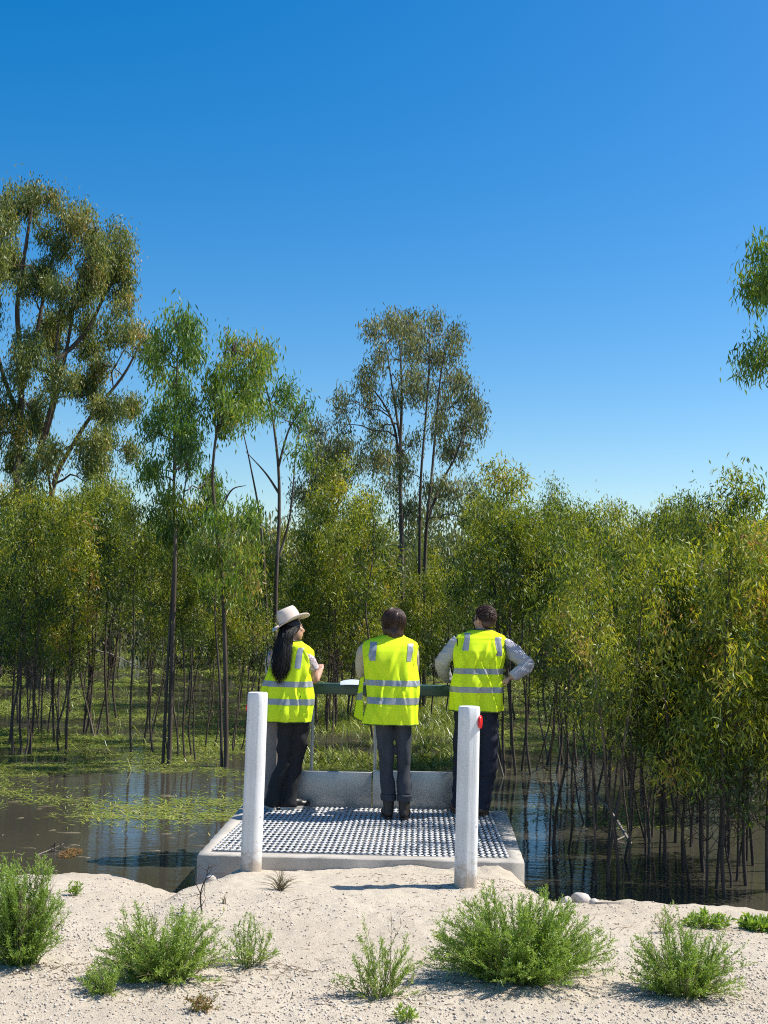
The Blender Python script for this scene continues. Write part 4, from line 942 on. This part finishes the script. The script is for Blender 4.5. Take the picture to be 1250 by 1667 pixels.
    i = np.arange(len(Aq) - 1)[:, None] * 7; j = np.arange(6)[None, :]; Fg = np.stack((i + j, i + j + 1, i + 8 + j, i + 7 + j), -1).reshape(-1, 4)
    m = MB(); m.add(Gd, Fg); fo = local(m, off).obj('front_panel', M['vest'], body, True); fo.modifiers.new('s', 'SOLIDIFY').thickness = 0.003
    m = MB(); sub = Gd[8:12] + np.array((-0.001, -0.004, 0)); m.add(sub, np.stack((np.arange(3)[:, None] * 7 + j, np.arange(3)[:, None] * 7 + j + 1, np.arange(3)[:, None] * 7 + j + 8, np.arange(3)[:, None] * 7 + j + 7), -1).reshape(-1, 4)); local(m, off).obj('reflective_band', M['tape'], fo, True)
    m = MB(); add_tube(m, np.vstack((Bq, Gd[-1, ::-1])), 0.004, 5); local(m, off).obj('edge_binding', M['trim'], fo)
    # hair: mop of strands from the crown
    r = np.random.default_rng(4); h = MB(); ellipsoid(h, P(0, -0.022, 0.022), (0.094, 0.104, 0.106)); ellipsoid(h, P(0, -0.050, -0.060), (0.088, 0.064, 0.082)); local(h, off); hme = voxel_union(h, 0.007, 2); hk = r.normal(size=(8, 3)) * (55, 55, 22); hp = r.random(8) * 6.28
    displace(hme, lambda co: 0.0075 * sum(np.sin(co @ hk[q] + hp[q]) for q in range(8)) / 2.4); ho = link('hair', hme, M['hair_brown'], body)
    paths = []
    for q in range(900):
        a = r.random() * 6.283; ex = 0.55 + 1.2 * r.random(); front = math.sin(a)
        end = ex if front < 0.3 else min(ex, 0.95)
        pts = []
        for tt in np.linspace(0.02, 1, 8):
            ph = tt * end * 1.25; rad = 1.0 + 0.02 * r.normal() * tt
            z = math.cos(ph) * 0.103 if ph < 1.57 else -(ph - 1.57) * 0.14
            rr_ = math.sin(min(ph, 1.57)) - max(0, ph - 1.57) * 0.22
            aa = a + 0.5 * (1 - tt)
            pts.append(P(math.cos(aa) * 0.104 * rr_ * rad + 0.004 * math.sin(9 * tt + q), -0.022 + math.sin(aa) * 0.112 * rr_ * rad, 0.030 + z * 1.08 * rad))
        paths.append(np.array(pts))
    strands('hair_strands', M['hair_brown'], ho, off, paths, 0.0038, 3)
    return body
# ---- right-hand man, one hand on his hip
def right_man():
    Y0 = 10.12; off = np.array(at_y(768, 1318, Y0)); off[2] = 0.014
    hL, hR = J(757, 1150, Y0), J(794, 1150, Y0); kL, kR = J(752, 1236, Y0), J(795, 1238, Y0 - 0.02); aL, aR = J(748, 1306, Y0), J(785, 1306, Y0 - 0.03); aL[2] = aR[2] = 0.085
    sh = J(786, 1050, Y0 + 0.07); pel = (hL + hR) / 2 + (0, 0, 0.05); shL = J(741, 1046, Y0 + 0.08); shR = J(824, 1052, Y0 + 0.07)
    hc = J(788, 1009, Y0 + 0.11); mb = MB()
    limb(mb, [hL, kL, aL], [0.078, 0.055, 0.038]); limb(mb, [hR, kR, aR], [0.078, 0.055, 0.038])
    limb(mb, [pel - (0, 0, 0.05), pel + (0, 0.01, 0.14), sh - (0, 0, 0.14), sh + (0, 0, 0.0)], [0.12, 0.12, 0.14, 0.07], squash=((0, 1, 0), 0.7))
    limb(mb, [shL, sh + (0, 0, 0.01), shR], [0.05, 0.065, 0.05]); limb(mb, [sh - (0, 0, 0.02), hc - (0, 0.0, 0.05)], [0.062, 0.056])
    eL = J(719, 1086, Y0 + 0.10); wL = np.array((J(731, 1110, Y0 + 0.18)[0], RAIL_Y - 0.08, RAIL_Z + 0.055))
    eR = J(861, 1083, Y0 - 0.02); wR = J(831, 1103, Y0 - 0.06)
    limb(mb, [shL, eL, wL], [0.045, 0.034, 0.026]); limb(mb, [shR, eR, wR], [0.045, 0.034, 0.026])
    hand(mb, wL, (0.35, 0.9, -0.3), (0.9, -0.3, 0.1), 0.55); hand(mb, wR, (-0.85, 0.1, -0.5), (-0.2, -0.9, -0.3), 0.5)
    f = nrm((-0.62, 0.78, -0.06)); P = head(mb, hc, f); local(mb, off)
    body = link('person', voxel_union(mb, 0.008, 2), M['skin']); body.location = Vector([float(v) for v in off])
    tag(body, 'right-hand man in yellow vest, striped shirt and navy trousers with one hand on hip', 'person', 'three people at the rail')
    eyes(P, body, off)
    cloth(body, off, 'trousers', M['navy'], [([hL + (0, 0, 0.08), hL, kL, aL + (0, 0, -0.02)], [0.10, 0.098, 0.078, 0.064]), ([hR + (0, 0, 0.08), hR, kR, aR + (0, 0, -0.02)], [0.10, 0.098, 0.080, 0.066]), ([pel + (0, 0, 0.12), pel - (0, 0, 0.03)], [0.12, 0.12])], 0.010, 0.0055, 6, 36)
    shoe(body, off, aL, (-0.2, 1), M['shoe_tan'], M['shoe_black']); shoe(body, off, aR, (0.25, 1), M['shoe_tan'], M['shoe_black'])
    cloth(body, off, 'shirt', M['stripe'], [([shL + (0.04, 0, 0), shL + (-0.015, 0.0, -0.05), eL + (0.0, 0, 0.03), lerp(eL, wL, 0.5), wL + (0, -0.02, 0.01)], [0.085, 0.074, 0.062, 0.055, 0.042]), ([shR + (-0.05, 0, 0.0), shR + (0.02, 0, -0.02), lerp(shR, eR, 0.6), eR + (-0.01, 0, 0.005), lerp(eR, wR, 0.5), wR + (0.012, 0, 0.002)], [0.085, 0.076, 0.068, 0.058, 0.053, 0.044]), ([sh - (0, 0, 0.06), sh + (0, 0, 0.03), sh + (0.0, 0.012, 0.085)], [0.10, 0.075, 0.066])], 0.009, 0.005, 7, 44)
    zz = lambda py: J(780, py, Y0 + 0.02)[2]
    G = Garment((J(777, 1100, Y0)[0], Y0, 0), 0.04, [(zz(1157), 0.221, 0.155, 0.0, -0.01), (zz(1148), 0.226, 0.158, 0.0, -0.008), (zz(1120), 0.214, 0.148, -0.006, 0.0), (zz(1090), 0.212, 0.145, 0.004, 0.02), (zz(1060), 0.224, 0.145, 0.016, 0.04), (zz(1046), 0.226, 0.136, 0.022, 0.055), (zz(1039), 0.224, 0.122, 0.026, 0.06), (zz(1034), 0.200, 0.108, 0.03, 0.07), (zz(1029.5), 0.140, 0.098, 0.035, 0.075), (zz(1025), 0.082, 0.080, 0.045, 0.08)], 2.15, 9, 0.022)
    vest(body, off, G, [(zz(1096.5), zz(1087.5)), (zz(1126), zz(1117))], [(-0.15, -0.10, zz(1059), zz(1031)), (0.135, 0.18, zz(1067), zz(1037))], [(shL + (-0.004, 0, -0.055), (1, 0.15, -0.1), 0.095, 0.125), (shR + (0.0, 0, -0.055), (1, -0.1, 0.15), 0.095, 0.125)])
    r = np.random.default_rng(8); h = MB(); ax = None
    rt = np.cross(f, (0, 0, 1)); ax = np.array((rt, f, np.cross(rt, f)))
    ellipsoid(h, P(0, -0.020, 0.030), (0.0805, 0.094, 0.093), ax); ellipsoid(h, P(0, -0.055, -0.030), (0.068, 0.052, 0.058), ax); local(h, off); ho = link('hair', voxel_union(h, 0.008, 2), M['hair_short'], body)
    paths = []
    for q in range(1100):
        ph = math.acos(1 - 1.35 * r.random()); a = r.random() * 6.283
        if math.sin(a) > 0.55 and ph > 1.05: continue
        o = np.array((math.sin(ph) * math.cos(a) * 0.081, math.sin(ph) * math.sin(a) * 0.095 - 0.02, math.cos(ph) * 0.094 + 0.03)); d_ = nrm(np.array((0, -0.6, -0.8)) - nrm(o) * np.dot((0, -0.6, -0.8), nrm(o)) + nrm(o) * 0.16 + r.normal(0, 0.12, 3))
        paths.append(np.array([P(*(o + d_ * l)) for l in (-0.002, 0.008, 0.018, 0.028)]))
    strands('hair_strands', M['hair_short'], ho, off, paths, 0.0028, 3)
    g = MB()
    for sx in (-1, 1):
        ellipsoid(g, P(sx * 0.032, 0.092, 0.0), (0.024, 0.008, 0.018), ax, 12, 8); add_tube(g, [P(sx * 0.055, 0.088, 0.006), P(sx * 0.078, 0.03, 0.006), P(sx * 0.082, -0.01, 0.0)], 0.003, 5)
    local(g, off).obj('sunglasses', M['glass_dark'], body)
    return body
# ---- woman in the pale hat
def woman():
    Y0 = 10.20; off = np.array(at_y(458, 1310, Y0)); off[2] = 0.014
    hL, hR = J(468, 1158, Y0), J(492, 1158, Y0 + 0.02); kL, kR = J(463, 1238, Y0), J(481, 1238, Y0 + 0.03); aL, aR = J(443, 1300, Y0 - 0.02), J(470, 1302, Y0 + 0.0); aL[2] = aR[2] = 0.085
    sh = J(473, 1066, Y0 + 0.07); pel = (hL + hR) / 2 + (0, 0, 0.05); shL = J(442, 1066, Y0 + 0.10); shR = J(499, 1068, Y0 + 0.02)
    hc = J(476, 1022, Y0 + 0.10); mb = MB()
    limb(mb, [hL, kL, aL], [0.075, 0.05, 0.034]); limb(mb, [hR, kR, aR], [0.075, 0.05, 0.034])
    limb(mb, [pel - (0, 0, 0.05), pel + (0, 0.01, 0.14), sh - (0, 0, 0.12), sh + (0, 0, 0.0)], [0.12, 0.10, 0.12, 0.06], squash=((0, 1, 0), 0.7))
    limb(mb, [shL, sh + (0, 0, 0.01), shR], [0.042, 0.055, 0.042]); limb(mb, [sh - (0, 0, 0.02), hc - (0, 0.0, 0.05)], [0.05, 0.045])
    eR = np.array(J(512, 1114, Y0 + 0.12)); eR[2] = max(eR[2], RAIL_Z + 0.04); wR = np.array((eR[0] + 0.03, RAIL_Y + 0.10, RAIL_Z + 0.10)); eL = shL + (-0.0, 0.14, -0.22); wL = np.array((shL[0] + 0.16, RAIL_Y, RAIL_Z + 0.05))
    limb(mb, [shR, lerp(shR, eR, 0.55) + (0.012, -0.01, 0), eR, wR], [0.046, 0.044, 0.037, 0.024]); limb(mb, [shL, eL, wL], [0.046, 0.037, 0.024])
    hand(mb, wR, (-0.1, 0.7, 0.6), (-0.9, 0.2, 0.1), 0.6, 0.9); hand(mb, wL, (0.8, 0.6, 0.0), (0.3, -0.3, 0.9), 0.6, 0.9)
    f = nrm((0.86, 0.5, 0.06)); upv = nrm((-0.22, 0.05, 1)); P = head(mb, hc, f, upv, 0.96); local(mb, off)
    body = link('person', voxel_union(mb, 0.0075, 2), M['skin']); body.location = Vector([float(v) for v in off])
    tag(body, 'woman with long black hair and pale hat, in yellow vest and black trousers', 'person', 'three people at the rail')
    eyes(P, body, off)
    cloth(body, off, 'trousers', M['black_cloth'], [([hL + (0, 0, 0.08), hL, kL, lerp(kL, aL, 0.6), aL + (0.0, 0, -0.045)], [0.095, 0.092, 0.070, 0.066, 0.072]), ([hR + (0, 0, 0.08), hR, kR, lerp(kR, aR, 0.6), aR + (0, 0, -0.04)], [0.095, 0.09, 0.068, 0.064, 0.068]), ([pel + (0, 0, 0.1), pel - (0, 0, 0.03)], [0.13, 0.125])], 0.010, 0.006, 12, 40)
    shoe(body, off, aL, (-0.35, 0.9), M['shoe_black'], M['sole']); shoe(body, off, aR, (0.75, 0.6), M['shoe_black'], M['sole'])
    sl = lerp(shR, eR, 0.55) + (0.012, -0.01, 0.0)
    cloth(body, off, 'shirt', M['floral'], [([shR + (-0.04, 0, 0.01), shR + (0.005, 0, -0.03), sl + (0.004, 0, 0.0)], [0.07, 0.066, 0.062]), ([shL + (0.03, 0, 0), shL + (0, 0.04, -0.07), eL], [0.07, 0.062, 0.055]), ([sh - (0, 0, 0.06), sh + (0, 0, 0.05)], [0.085, 0.055])], 0.009, 0.004, 13)
    zz = lambda py: J(470, py, Y0 + 0.02)[2]
    G = Garment((J(470, 1120, Y0)[0], Y0, 0), -0.30, [(zz(1174), 0.205, 0.150, 0.0, 0.0), (zz(1160), 0.212, 0.155, 0.0, 0.0), (zz(1130), 0.212, 0.150, -0.004, 0.01), (zz(1100), 0.200, 0.142, -0.006, 0.03), (zz(1078), 0.186, 0.135, -0.002, 0.05), (zz(1066), 0.182, 0.126, 0.002, 0.055), (zz(1058), 0.172, 0.112, 0.004, 0.06), (zz(1052), 0.135, 0.10, 0.01, 0.062), (zz(1047), 0.088, 0.082, 0.012, 0.065), (zz(1043), 0.062, 0.062, 0.012, 0.066)], 2.1, 15, 0.022)
    vest(body, off, G, [(zz(1117), zz(1108)), (zz(1145.5), zz(1136))], [(0.085, 0.13, zz(1087), zz(1054)), (-0.14, -0.095, zz(1087), zz(1056))], [(shR + (0.004, -0.0, -0.045), (1, -0.3, 0.0), 0.085, 0.11), (shL + (-0.01, 0, -0.04), (1, -0.3, 0), 0.085, 0.11)])
    # hat: pinched crown, curved brim, tilted back
    rt = np.cross(f, upv); hup = nrm(np.asarray(upv) + np.array((-0.24, -0.02, 0))); hf = nrm(f - hup * np.dot(f, hup)); hr = np.cross(hf, hup); hb = P(0, -0.012, 0.052)
    th = np.linspace(0, 2 * math.pi, 48, endpoint=False)
    def ring(rx, ry, z, dip=0.0, curl=0.0):
        c, s = np.cos(th), np.sin(th); zz_ = z + curl * c * c - dip * np.exp(-(c / 0.55) ** 2) * (0.6 + 0.4 * np.abs(s))
        return hb + np.outer(c * rx, hr) + np.outer(s * ry, hf) + np.outer(zz_, hup)
    hm = MB(); rings = [ring(0.165, 0.182, 0.000, 0.012, 0.030), ring(0.150, 0.168, -0.001, 0.012, 0.018), ring(0.115, 0.132, 0.004, 0.006, 0.004), ring(0.090, 0.108, 0.010), ring(0.087, 0.104, 0.030), ring(0.082, 0.099, 0.078), ring(0.073, 0.090, 0.112), ring(0.058, 0.078, 0.131), ring(0.036, 0.056, 0.126, 0.006), ring(0.014, 0.03, 0.112)]
    V = np.vstack(rings + [hb + hup * 0.108]); k = 48; i = np.arange(len(rings) - 1)[:, None] * k; j = np.arange(k)[None, :]; j2 = (j + 1) % k
    hm.add(V, np.stack((i + j, i + j2, i + k + j2, i + k + j), -1).reshape(-1, 4)); b = (len(rings) - 1) * k
    hm.F.append(np.stack((b + np.arange(k), b + (np.arange(k) + 1) % k, np.full(k, len(V) - 1)), -1).astype(np.int32)); hm.T.append(np.full(k, 0.5, np.float32))
    ho = local(hm, off).obj('hat', M['hat'], body, True); ho.modifiers.new('s', 'SOLIDIFY').thickness = 0.004
    bm = MB(); add_tube(bm, np.vstack((ring(0.0925, 0.1105, 0.014), ring(0.0925, 0.1105, 0.014)[:1])), 0.004, 5); local(bm, off).obj('hat_cord', M['hatband'], ho)
    # long wavy hair down the back
    r = np.random.default_rng(14); back = J(455, 1100, Y0 - 0.16); paths = []
    h = MB(); limb(h, [P(0, -0.05, 0.02), P(0, -0.085, -0.08), J(458, 1064, Y0 - 0.085), J(455, 1088, Y0 - 0.13)], [0.075, 0.060, 0.045, 0.018], squash=((0.3, 1, 0), 0.6)); ellipsoid(h, P(0, -0.012, 0.015), (0.085, 0.1, 0.09)); local(h, off); hh = link('hair', voxel_union(h, 0.010, 2), M['hair_black'], body)
    for q in range(760):
        a = r.uniform(2.2, 7.2); st = P(0.082 * math.cos(a), -0.012 + 0.09 * math.sin(a), r.uniform(-0.02, 0.04))
        if (st - hc) @ f > 0.05: continue
        w0 = r.uniform(-1, 1); e = J(455 + w0 * 12 + r.normal(0, 2.5), 1090 + 24 * (1 - abs(w0)) * r.random() + 10 * r.random(), Y0 - 0.125 - 0.03 * r.random() + 0.05 * abs(w0))
        mid = J(461 + w0 * 13, 1050, Y0 - 0.09 + 0.06 * abs(w0) - 0.02 * r.random()); Pq = catmull(np.array([st, lerp(st, mid, 0.55) + (0, -0.03, 0.015), mid, lerp(mid, e, 0.5) + (r.normal(0, 0.006), -0.012, 0), e]), 4)
        t = np.linspace(0, 1, len(Pq)); ph = r.random() * 6.28; am = r.uniform(0.004, 0.014); fr = r.uniform(11, 19); Pq[:, 0] += am * t * np.sin(t * fr + ph) + r.normal(0, 0.006) * t; Pq[:, 1] += 0.008 * t * np.cos(t * fr + ph); paths.append(Pq)
    strands('hair_strands', M['hair_black'], hh, off, paths, 0.0028, 3)
    return body
middle_man(); right_man(); woman()

# ------------------------------------------------------------------ weeds on the bank
def weed(px, py, wpx, hpx, n_stems, label, seed, mat='weed', name='weed_bush', depth=0.7, leafL=0.0155, leafW=0.0040, bare=0.0, tone=0.5, lean=0.0, fol=1.0):
    """bushy annual: fine branching stems covered in tiny narrow leaves"""
    b = at_z(px, py, 0.02); b[2] = gz(b[0], b[1]); k = b[1] / F_PX; Wm, Hm = wpx * k, hpx * k * 0.97
    r = np.random.default_rng(seed); st = MB(); dry = MB(); lf = MB(); tips = []
    for s in range(n_stems):
        a = r.random() * 6.283; q = r.random() ** 0.5 * 1.08; foot = np.array((math.cos(a) * Wm * 0.20 * r.random(), math.sin(a) * Wm * 0.20 * depth * r.random(), 0.0))
        e = np.array((math.cos(a) * Wm * 0.5 * q, math.sin(a) * Wm * 0.5 * q * depth, Hm * (0.35 + 0.65 * r.random()) * math.sqrt(max(0.06, 1 - 0.8 * q * q))))
        if r.random() < 0.16: e = e * (1.12, 1.12, 1.10); e[0] += lean * e[2]
        foot[2] = gz(b[0] + foot[0], b[1] + foot[1]) - b[2] - 0.01
        P = catmull(np.array([foot, foot + (e - foot) * (0.5, 0.5, 0.62) + r.normal(0, 0.012, 3), e]), 4); L = np.linalg.norm(e - foot)
        dead = n_stems > 20 and r.random() < 0.13
        add_tube(dry if dead else st, P, np.linspace(0.0022, 0.0007, len(P)), 3, r.random())
        nb = int(4 + L * 22)
        for c in range(nb):
            f = r.uniform(0.12, 1.0); kk = min(int(f * (len(P) - 1)), len(P) - 2); o = lerp(P[kk], P[kk + 1], f * (len(P) - 1) - kk); d = nrm((P[kk + 1] - P[kk])) + r.normal(0, 0.55, 3) + (0, 0, 0.25)
            ln = L * r.uniform(0.10, 0.30) * (1.15 - f * 0.7); e2 = o + nrm(d) * ln; 
            e2[2] = max(e2[2], gz_fast(b, e2))
            add_tube(dry if dead else st, [o, (o + e2) / 2 + r.normal(0, 0.004, 3), e2], (0.0011, 0.0009, 0.0005), 3, r.random())
            if not dead: tips.append((o, e2, f))
        if not dead: tips.append((P[len(P) // 3], P[-1], 0.9))
    for o, e2, f in tips:
        if r.random() < bare: continue
        ln = np.linalg.norm(e2 - o); n = max(3, int(ln / 0.0044 * fol)); t = r.random(n)[:, None]; Pp = o + (e2 - o) * t + r.normal(0, 0.0025, (n, 3)); dd = nrm(e2 - o)
        d = dd + r.normal(0, 0.75, (n, 3)) + (0, 0, 0.2); d /= np.linalg.norm(d, axis=1)[:, None]; w = np.cross(d, r.normal(size=(n, 3))); w /= np.linalg.norm(w, axis=1)[:, None]
        l = leafL * r.uniform(0.6, 1.4, n)[:, None]; h = leafW / 2
        V = np.stack((Pp, Pp + d * l * 0.5 + w * h, Pp + d * l, Pp + d * l * 0.5 - w * h), 1).reshape(-1, 3)
        lf.add(V, np.arange(n * 4).reshape(n, 4), np.clip(tone - 0.12 + 0.25 * f + r.normal(0, 0.13, n), 0, 1))
    o = empty(name, b); st.obj('stems', M['weed'], o); lf.obj('leaves', M[mat], o)
    if dry.n: dry.obj('dead_stems', M['dry'], o)
    for me_o in o.children: pass
    return tag(o, label, 'weed', 'green weeds on the sandy bank')
def gz_fast(b, e): return -0.01
weed(30, 1575, 150, 185, 210, 'large green weed bush cut off by the left edge', 1)
weed(268, 1598, 205, 125, 210, 'dense green weed bush with dead stalks on its back', 2)
weed(170, 1622, 80, 62, 50, 'low small green weed in front of the second bush', 3)
weed(405, 1572, 95, 85, 40, 'loose thin green weed right of the second bush', 4, fol=0.7)
weed(618, 1622, 130, 118, 60, 'thin open green weed between the two large bushes', 5, fol=0.75, tone=0.45)
weed(848, 1598, 285, 150, 330, 'widest dense green weed bush in front of the right post', 6)
weed(1112, 1622, 185, 130, 170, 'round green weed bush near the right edge', 7)
weed(660, 1662, 34, 36, 10, 'tiny green sprig at the bottom of the picture', 8, leafL=0.024, leafW=0.006)
weed(122, 1452, 22, 32, 8, 'tiny sprig on the sand near the water at left', 9, leafL=0.022, leafW=0.008)
weed(1150, 1500, 70, 34, 30, 'low leafy weed at the right edge of the bank', 10, leafL=0.03, leafW=0.010, tone=0.4)
weed(1235, 1505, 60, 26, 22, 'low broad leaved weed at the far right corner of the bank', 11, leafL=0.04, leafW=0.018, tone=0.3)
weed(330, 1650, 60, 28, 22, 'small rust and green creeping weed at the bottom', 12, mat='rust_weed', leafL=0.016, leafW=0.006)
weed(1085, 1512, 60, 40, 12, 'dry brown stalks beside the right leafy weed', 13, mat='dry', fol=0.3)
def tuft(px, py, wpx, hpx, n, label, seed, name='grass_tuft', mat='dry', cat='grass', up=1.0):
    b = at_z(px, py, 0.0); b[2] = gz(b[0], b[1]); k = b[1] / F_PX; r = np.random.default_rng(seed); m = MB()
    for q in range(n):
        a = r.random() * 6.283; s = r.random() ** 0.6; e = np.array((math.cos(a) * wpx * k * 0.5 * s, math.sin(a) * wpx * k * 0.35 * s, hpx * k * (1 - 0.75 * s) * r.uniform(0.6, 1) + 0.01))
        P = catmull(np.array([(r.normal(0, 0.008), r.normal(0, 0.008), -0.01), e * (0.45, 0.45, 0.75) , e]), 4); add_tube(m, P, np.linspace(0.0024, 0.0006, len(P)), 3, r.random())
    o = m.obj(name, M[mat]); o.location = Vector([float(v) for v in b]); return tag(o, label, cat)
tuft(457, 1450, 90, 42, 60, 'dry straw coloured grass tuft on the sand before the platform', 1)
tuft(365, 1478, 18, 18, 14, 'tiny dry tuft on the sand left of the straw tuft', 2)
def twig(name, pts, r0, label, mat='twig', cat='branch', side=6, seed=0, sl=0.15):
    r = np.random.default_rng(seed); m = MB(); P = catmull(np.array(pts), 6); add_tube(m, P, np.linspace(r0, r0 * 0.3, len(P)), 6)
    for q in range(side):
        kk = int(r.integers(1, len(P) - 1)); e = P[kk] + r.normal(0, 1, 3) * sl; e[2] = max(e[2], P[:, 2].min()); add_tube(m, wiggle(P[kk], e, r, 4, 0.08), np.linspace(r0 * 0.5, r0 * 0.15, 4), 4)
    off = P[0]; m.V = [v - off.astype(np.float32) for v in m.V]; o = m.obj(name, M[mat], None, True); o.location = Vector([float(v) for v in off]); return tag(o, label, cat)
for q, (a, c, d_) in enumerate(((318, 1492, 305), (332, 1490, 336), (326, 1492, 322))):
    pass
b0 = at_z(328, 1494, 0.0); b0[2] = gz(b0[0], b0[1])
twig('dead_stalk', [b0, b0 + (-0.01, 0, 0.10), b0 + (0.02, 0, 0.20), b0 + (0.035, 0.0, 0.27)], 0.005, 'dark dead forked stalk standing behind the second weed bush', 'dark_bark', 'stalk', 14, 3, 0.055)
L0, L1 = at_z(1035, 1378, WATER_Z), at_y(925, 1245, 14.0)
twig('fallen_branch', [L0 + (0, 0, -0.05), lerp(L0, L1, 0.35) + (0, 0, 0.05), lerp(L0, L1, 0.7), L1], 0.016, 'long thin dead branch slanting down into the water at right', 'twig', 'branch', 6, 4, 0.3)
L0, L1 = at_y(148, 1056, 26), at_y(188, 1068, 26)
twig('fallen_branch', [L0, lerp(L0, L1, 0.5), L1, L1 + (1.6, 0.3, -0.75)], 0.022, 'pale fallen limb caught among the saplings at left', 'twig', 'branch', 0, 5, 0.3)
L0 = at_z(60, 1392, WATER_Z); L1 = at_z(108, 1380, WATER_Z)
twig('floating_twig', [L0, lerp(L0, L1, 0.5) + (0, 0, 0.02), L1 + (0, 0, 0.05)], 0.006, 'pale twig floating near the left bank', 'twig', 'twig', 5, 6, 0.12)
L0 = at_z(88, 1386, WATER_Z)
twig('dead_stalk', [L0, L0 + (0.002, 0, 0.045), L0 + (0.005, 0, 0.09)], 0.008, 'short dark stump standing in the water at left', 'dark_bark', 'stalk', 2, 7, 0.06)
L0, L1 = at_z(962, 1468, -0.06), at_z(1016, 1474, -0.06); L0[2] = gz(*L0[:2]) + 0.008; L1[2] = gz(*L1[:2]) + 0.008
twig('stick', [L0, lerp(L0, L1, 0.5), L1], 0.007, 'straight grey stick lying on the bank near the rocks', 'twig', 'stick', 0, 8)
# floating straws on the open water
r = np.random.default_rng(61); m = MB()
for q in range(60):
    px, py = r.uniform(0, 330), r.uniform(1290, 1425)
    if q > 44: px, py = r.uniform(830, 1000), r.uniform(1270, 1350)
    c = at_z(px, py, WATER_Z); a = r.normal(0, 0.5); l = r.uniform(0.03, 0.22) * (0.4 + r.random()); d = np.array((math.cos(a), math.sin(a), 0)) * l
    add_tube(m, [c, c + d * 0.5 + (0, 0.01 * r.normal(), 0.003), c + d], (0.003, 0.003, 0.002), 3, r.random())
tag(m.obj('floating_straw', M['dry']), 'scattered straw bits floating on the pond', 'straw', kind='stuff')
m = MB(); c = at_z(115, 1390, WATER_Z); n = 320; a = r.random(n) * 6.283; q = np.sqrt(r.random(n)); P = np.stack((c[0] + np.cos(a) * q * 0.09, c[1] + np.sin(a) * q * 0.2, WATER_Z + 0.002 + 0.012 * r.random(n)), -1)
d = np.stack((np.cos(a * 7), np.sin(a * 7), 0.3 * r.random(n)), -1) * 0.022; w = np.stack((-np.sin(a * 7), np.cos(a * 7), np.zeros(n)), -1) * 0.005
m.add(np.stack((P, P + d * 0.5 + w, P + d, P + d * 0.5 - w), 1).reshape(-1, 3), np.arange(n * 4).reshape(n, 4), r.random(n) * 0.6)
tag(m.obj('rusty_weed_patch', M['rust_weed']), 'rust coloured weed patch floating near the left bank', 'weed')
# rocks at the water's edge
def rock(px, py, wpx, label, seed):
    b = at_z(px, py, -0.07); k = b[1] / F_PX; s = wpx * k / 2; r = np.random.default_rng(seed); m = MB(); ellipsoid(m, (0, 0, 0), (s, s * 0.8, s * 0.72), None, 18, 12)
    v = m.V[0]; nn = v / s; 
    for q in range(9):
        d = nrm(r.normal(size=3)); h = s * r.uniform(0.5, 0.72); e = np.maximum(0, v @ d - h); v = v - e[:, None] * d
    m.V[0] = v.astype(np.float32); o = m.obj('rock', M['rock']); o.location = (b[0], b[1], gz(b[0], b[1]) + s * 0.25); return tag(o, label, 'rock', 'pale rocks on the bank')
rock(945, 1463, 34, 'largest pale rock at the water edge right of the platform', 1)
rock(923, 1464, 22, 'small pale rock left of the largest rock', 2)
rock(968, 1470, 18, 'low flat pale rock right of the largest rock', 3)
rock(340, 1424, 26, 'sand coloured rock beside the left platform corner', 4)

# leaf litter, straw and small clods lying on the sand
r = np.random.default_rng(71); m = MB()
cent = [(60, 1585), (268, 1605), (405, 1580), (618, 1630), (848, 1610), (1112, 1630), (800, 1432), (640, 1422), (1150, 1500)]
for q in range(1500):
    if q % 3: cx, cy = cent[int(r.integers(len(cent)))]; px, py = cx + r.normal(0, 75), cy + abs(r.normal(0, 16)) - 4
    else: px, py = r.uniform(0, 1250), r.uniform(1450, 1667)
    c = at_z(px, py, 0.0)
    if c[1] > edge_y(c[0]) - 0.04: continue
    a = r.random() * 6.283; l = r.uniform(0.008, 0.03) if r.random() < 0.85 else r.uniform(0.04, 0.14); d = np.array((math.cos(a), math.sin(a), 0)) * l
    p0, p1, p2 = c - d / 2, c + np.array((-d[1], d[0], 0)) * r.normal(0, 0.15), c + d / 2
    P = np.array([p0, p1, p2]); P[:, 2] = ground_h(P[:, 0], P[:, 1]) + 0.002 + 0.003 * r.random()
    add_tube(m, P, (0.0012, 0.0016, 0.0008), 3, r.random())
lit = leaf_mat('litter', ((0.0, (0.07, 0.045, 0.03)), (0.5, (0.2, 0.14, 0.09)), (1.0, (0.42, 0.33, 0.22))), 0.1, 0.0, 0.02)
tag(m.obj('plant_litter', lit), 'brown bits of twig and straw littering the sandy bank', 'litter', kind='stuff')
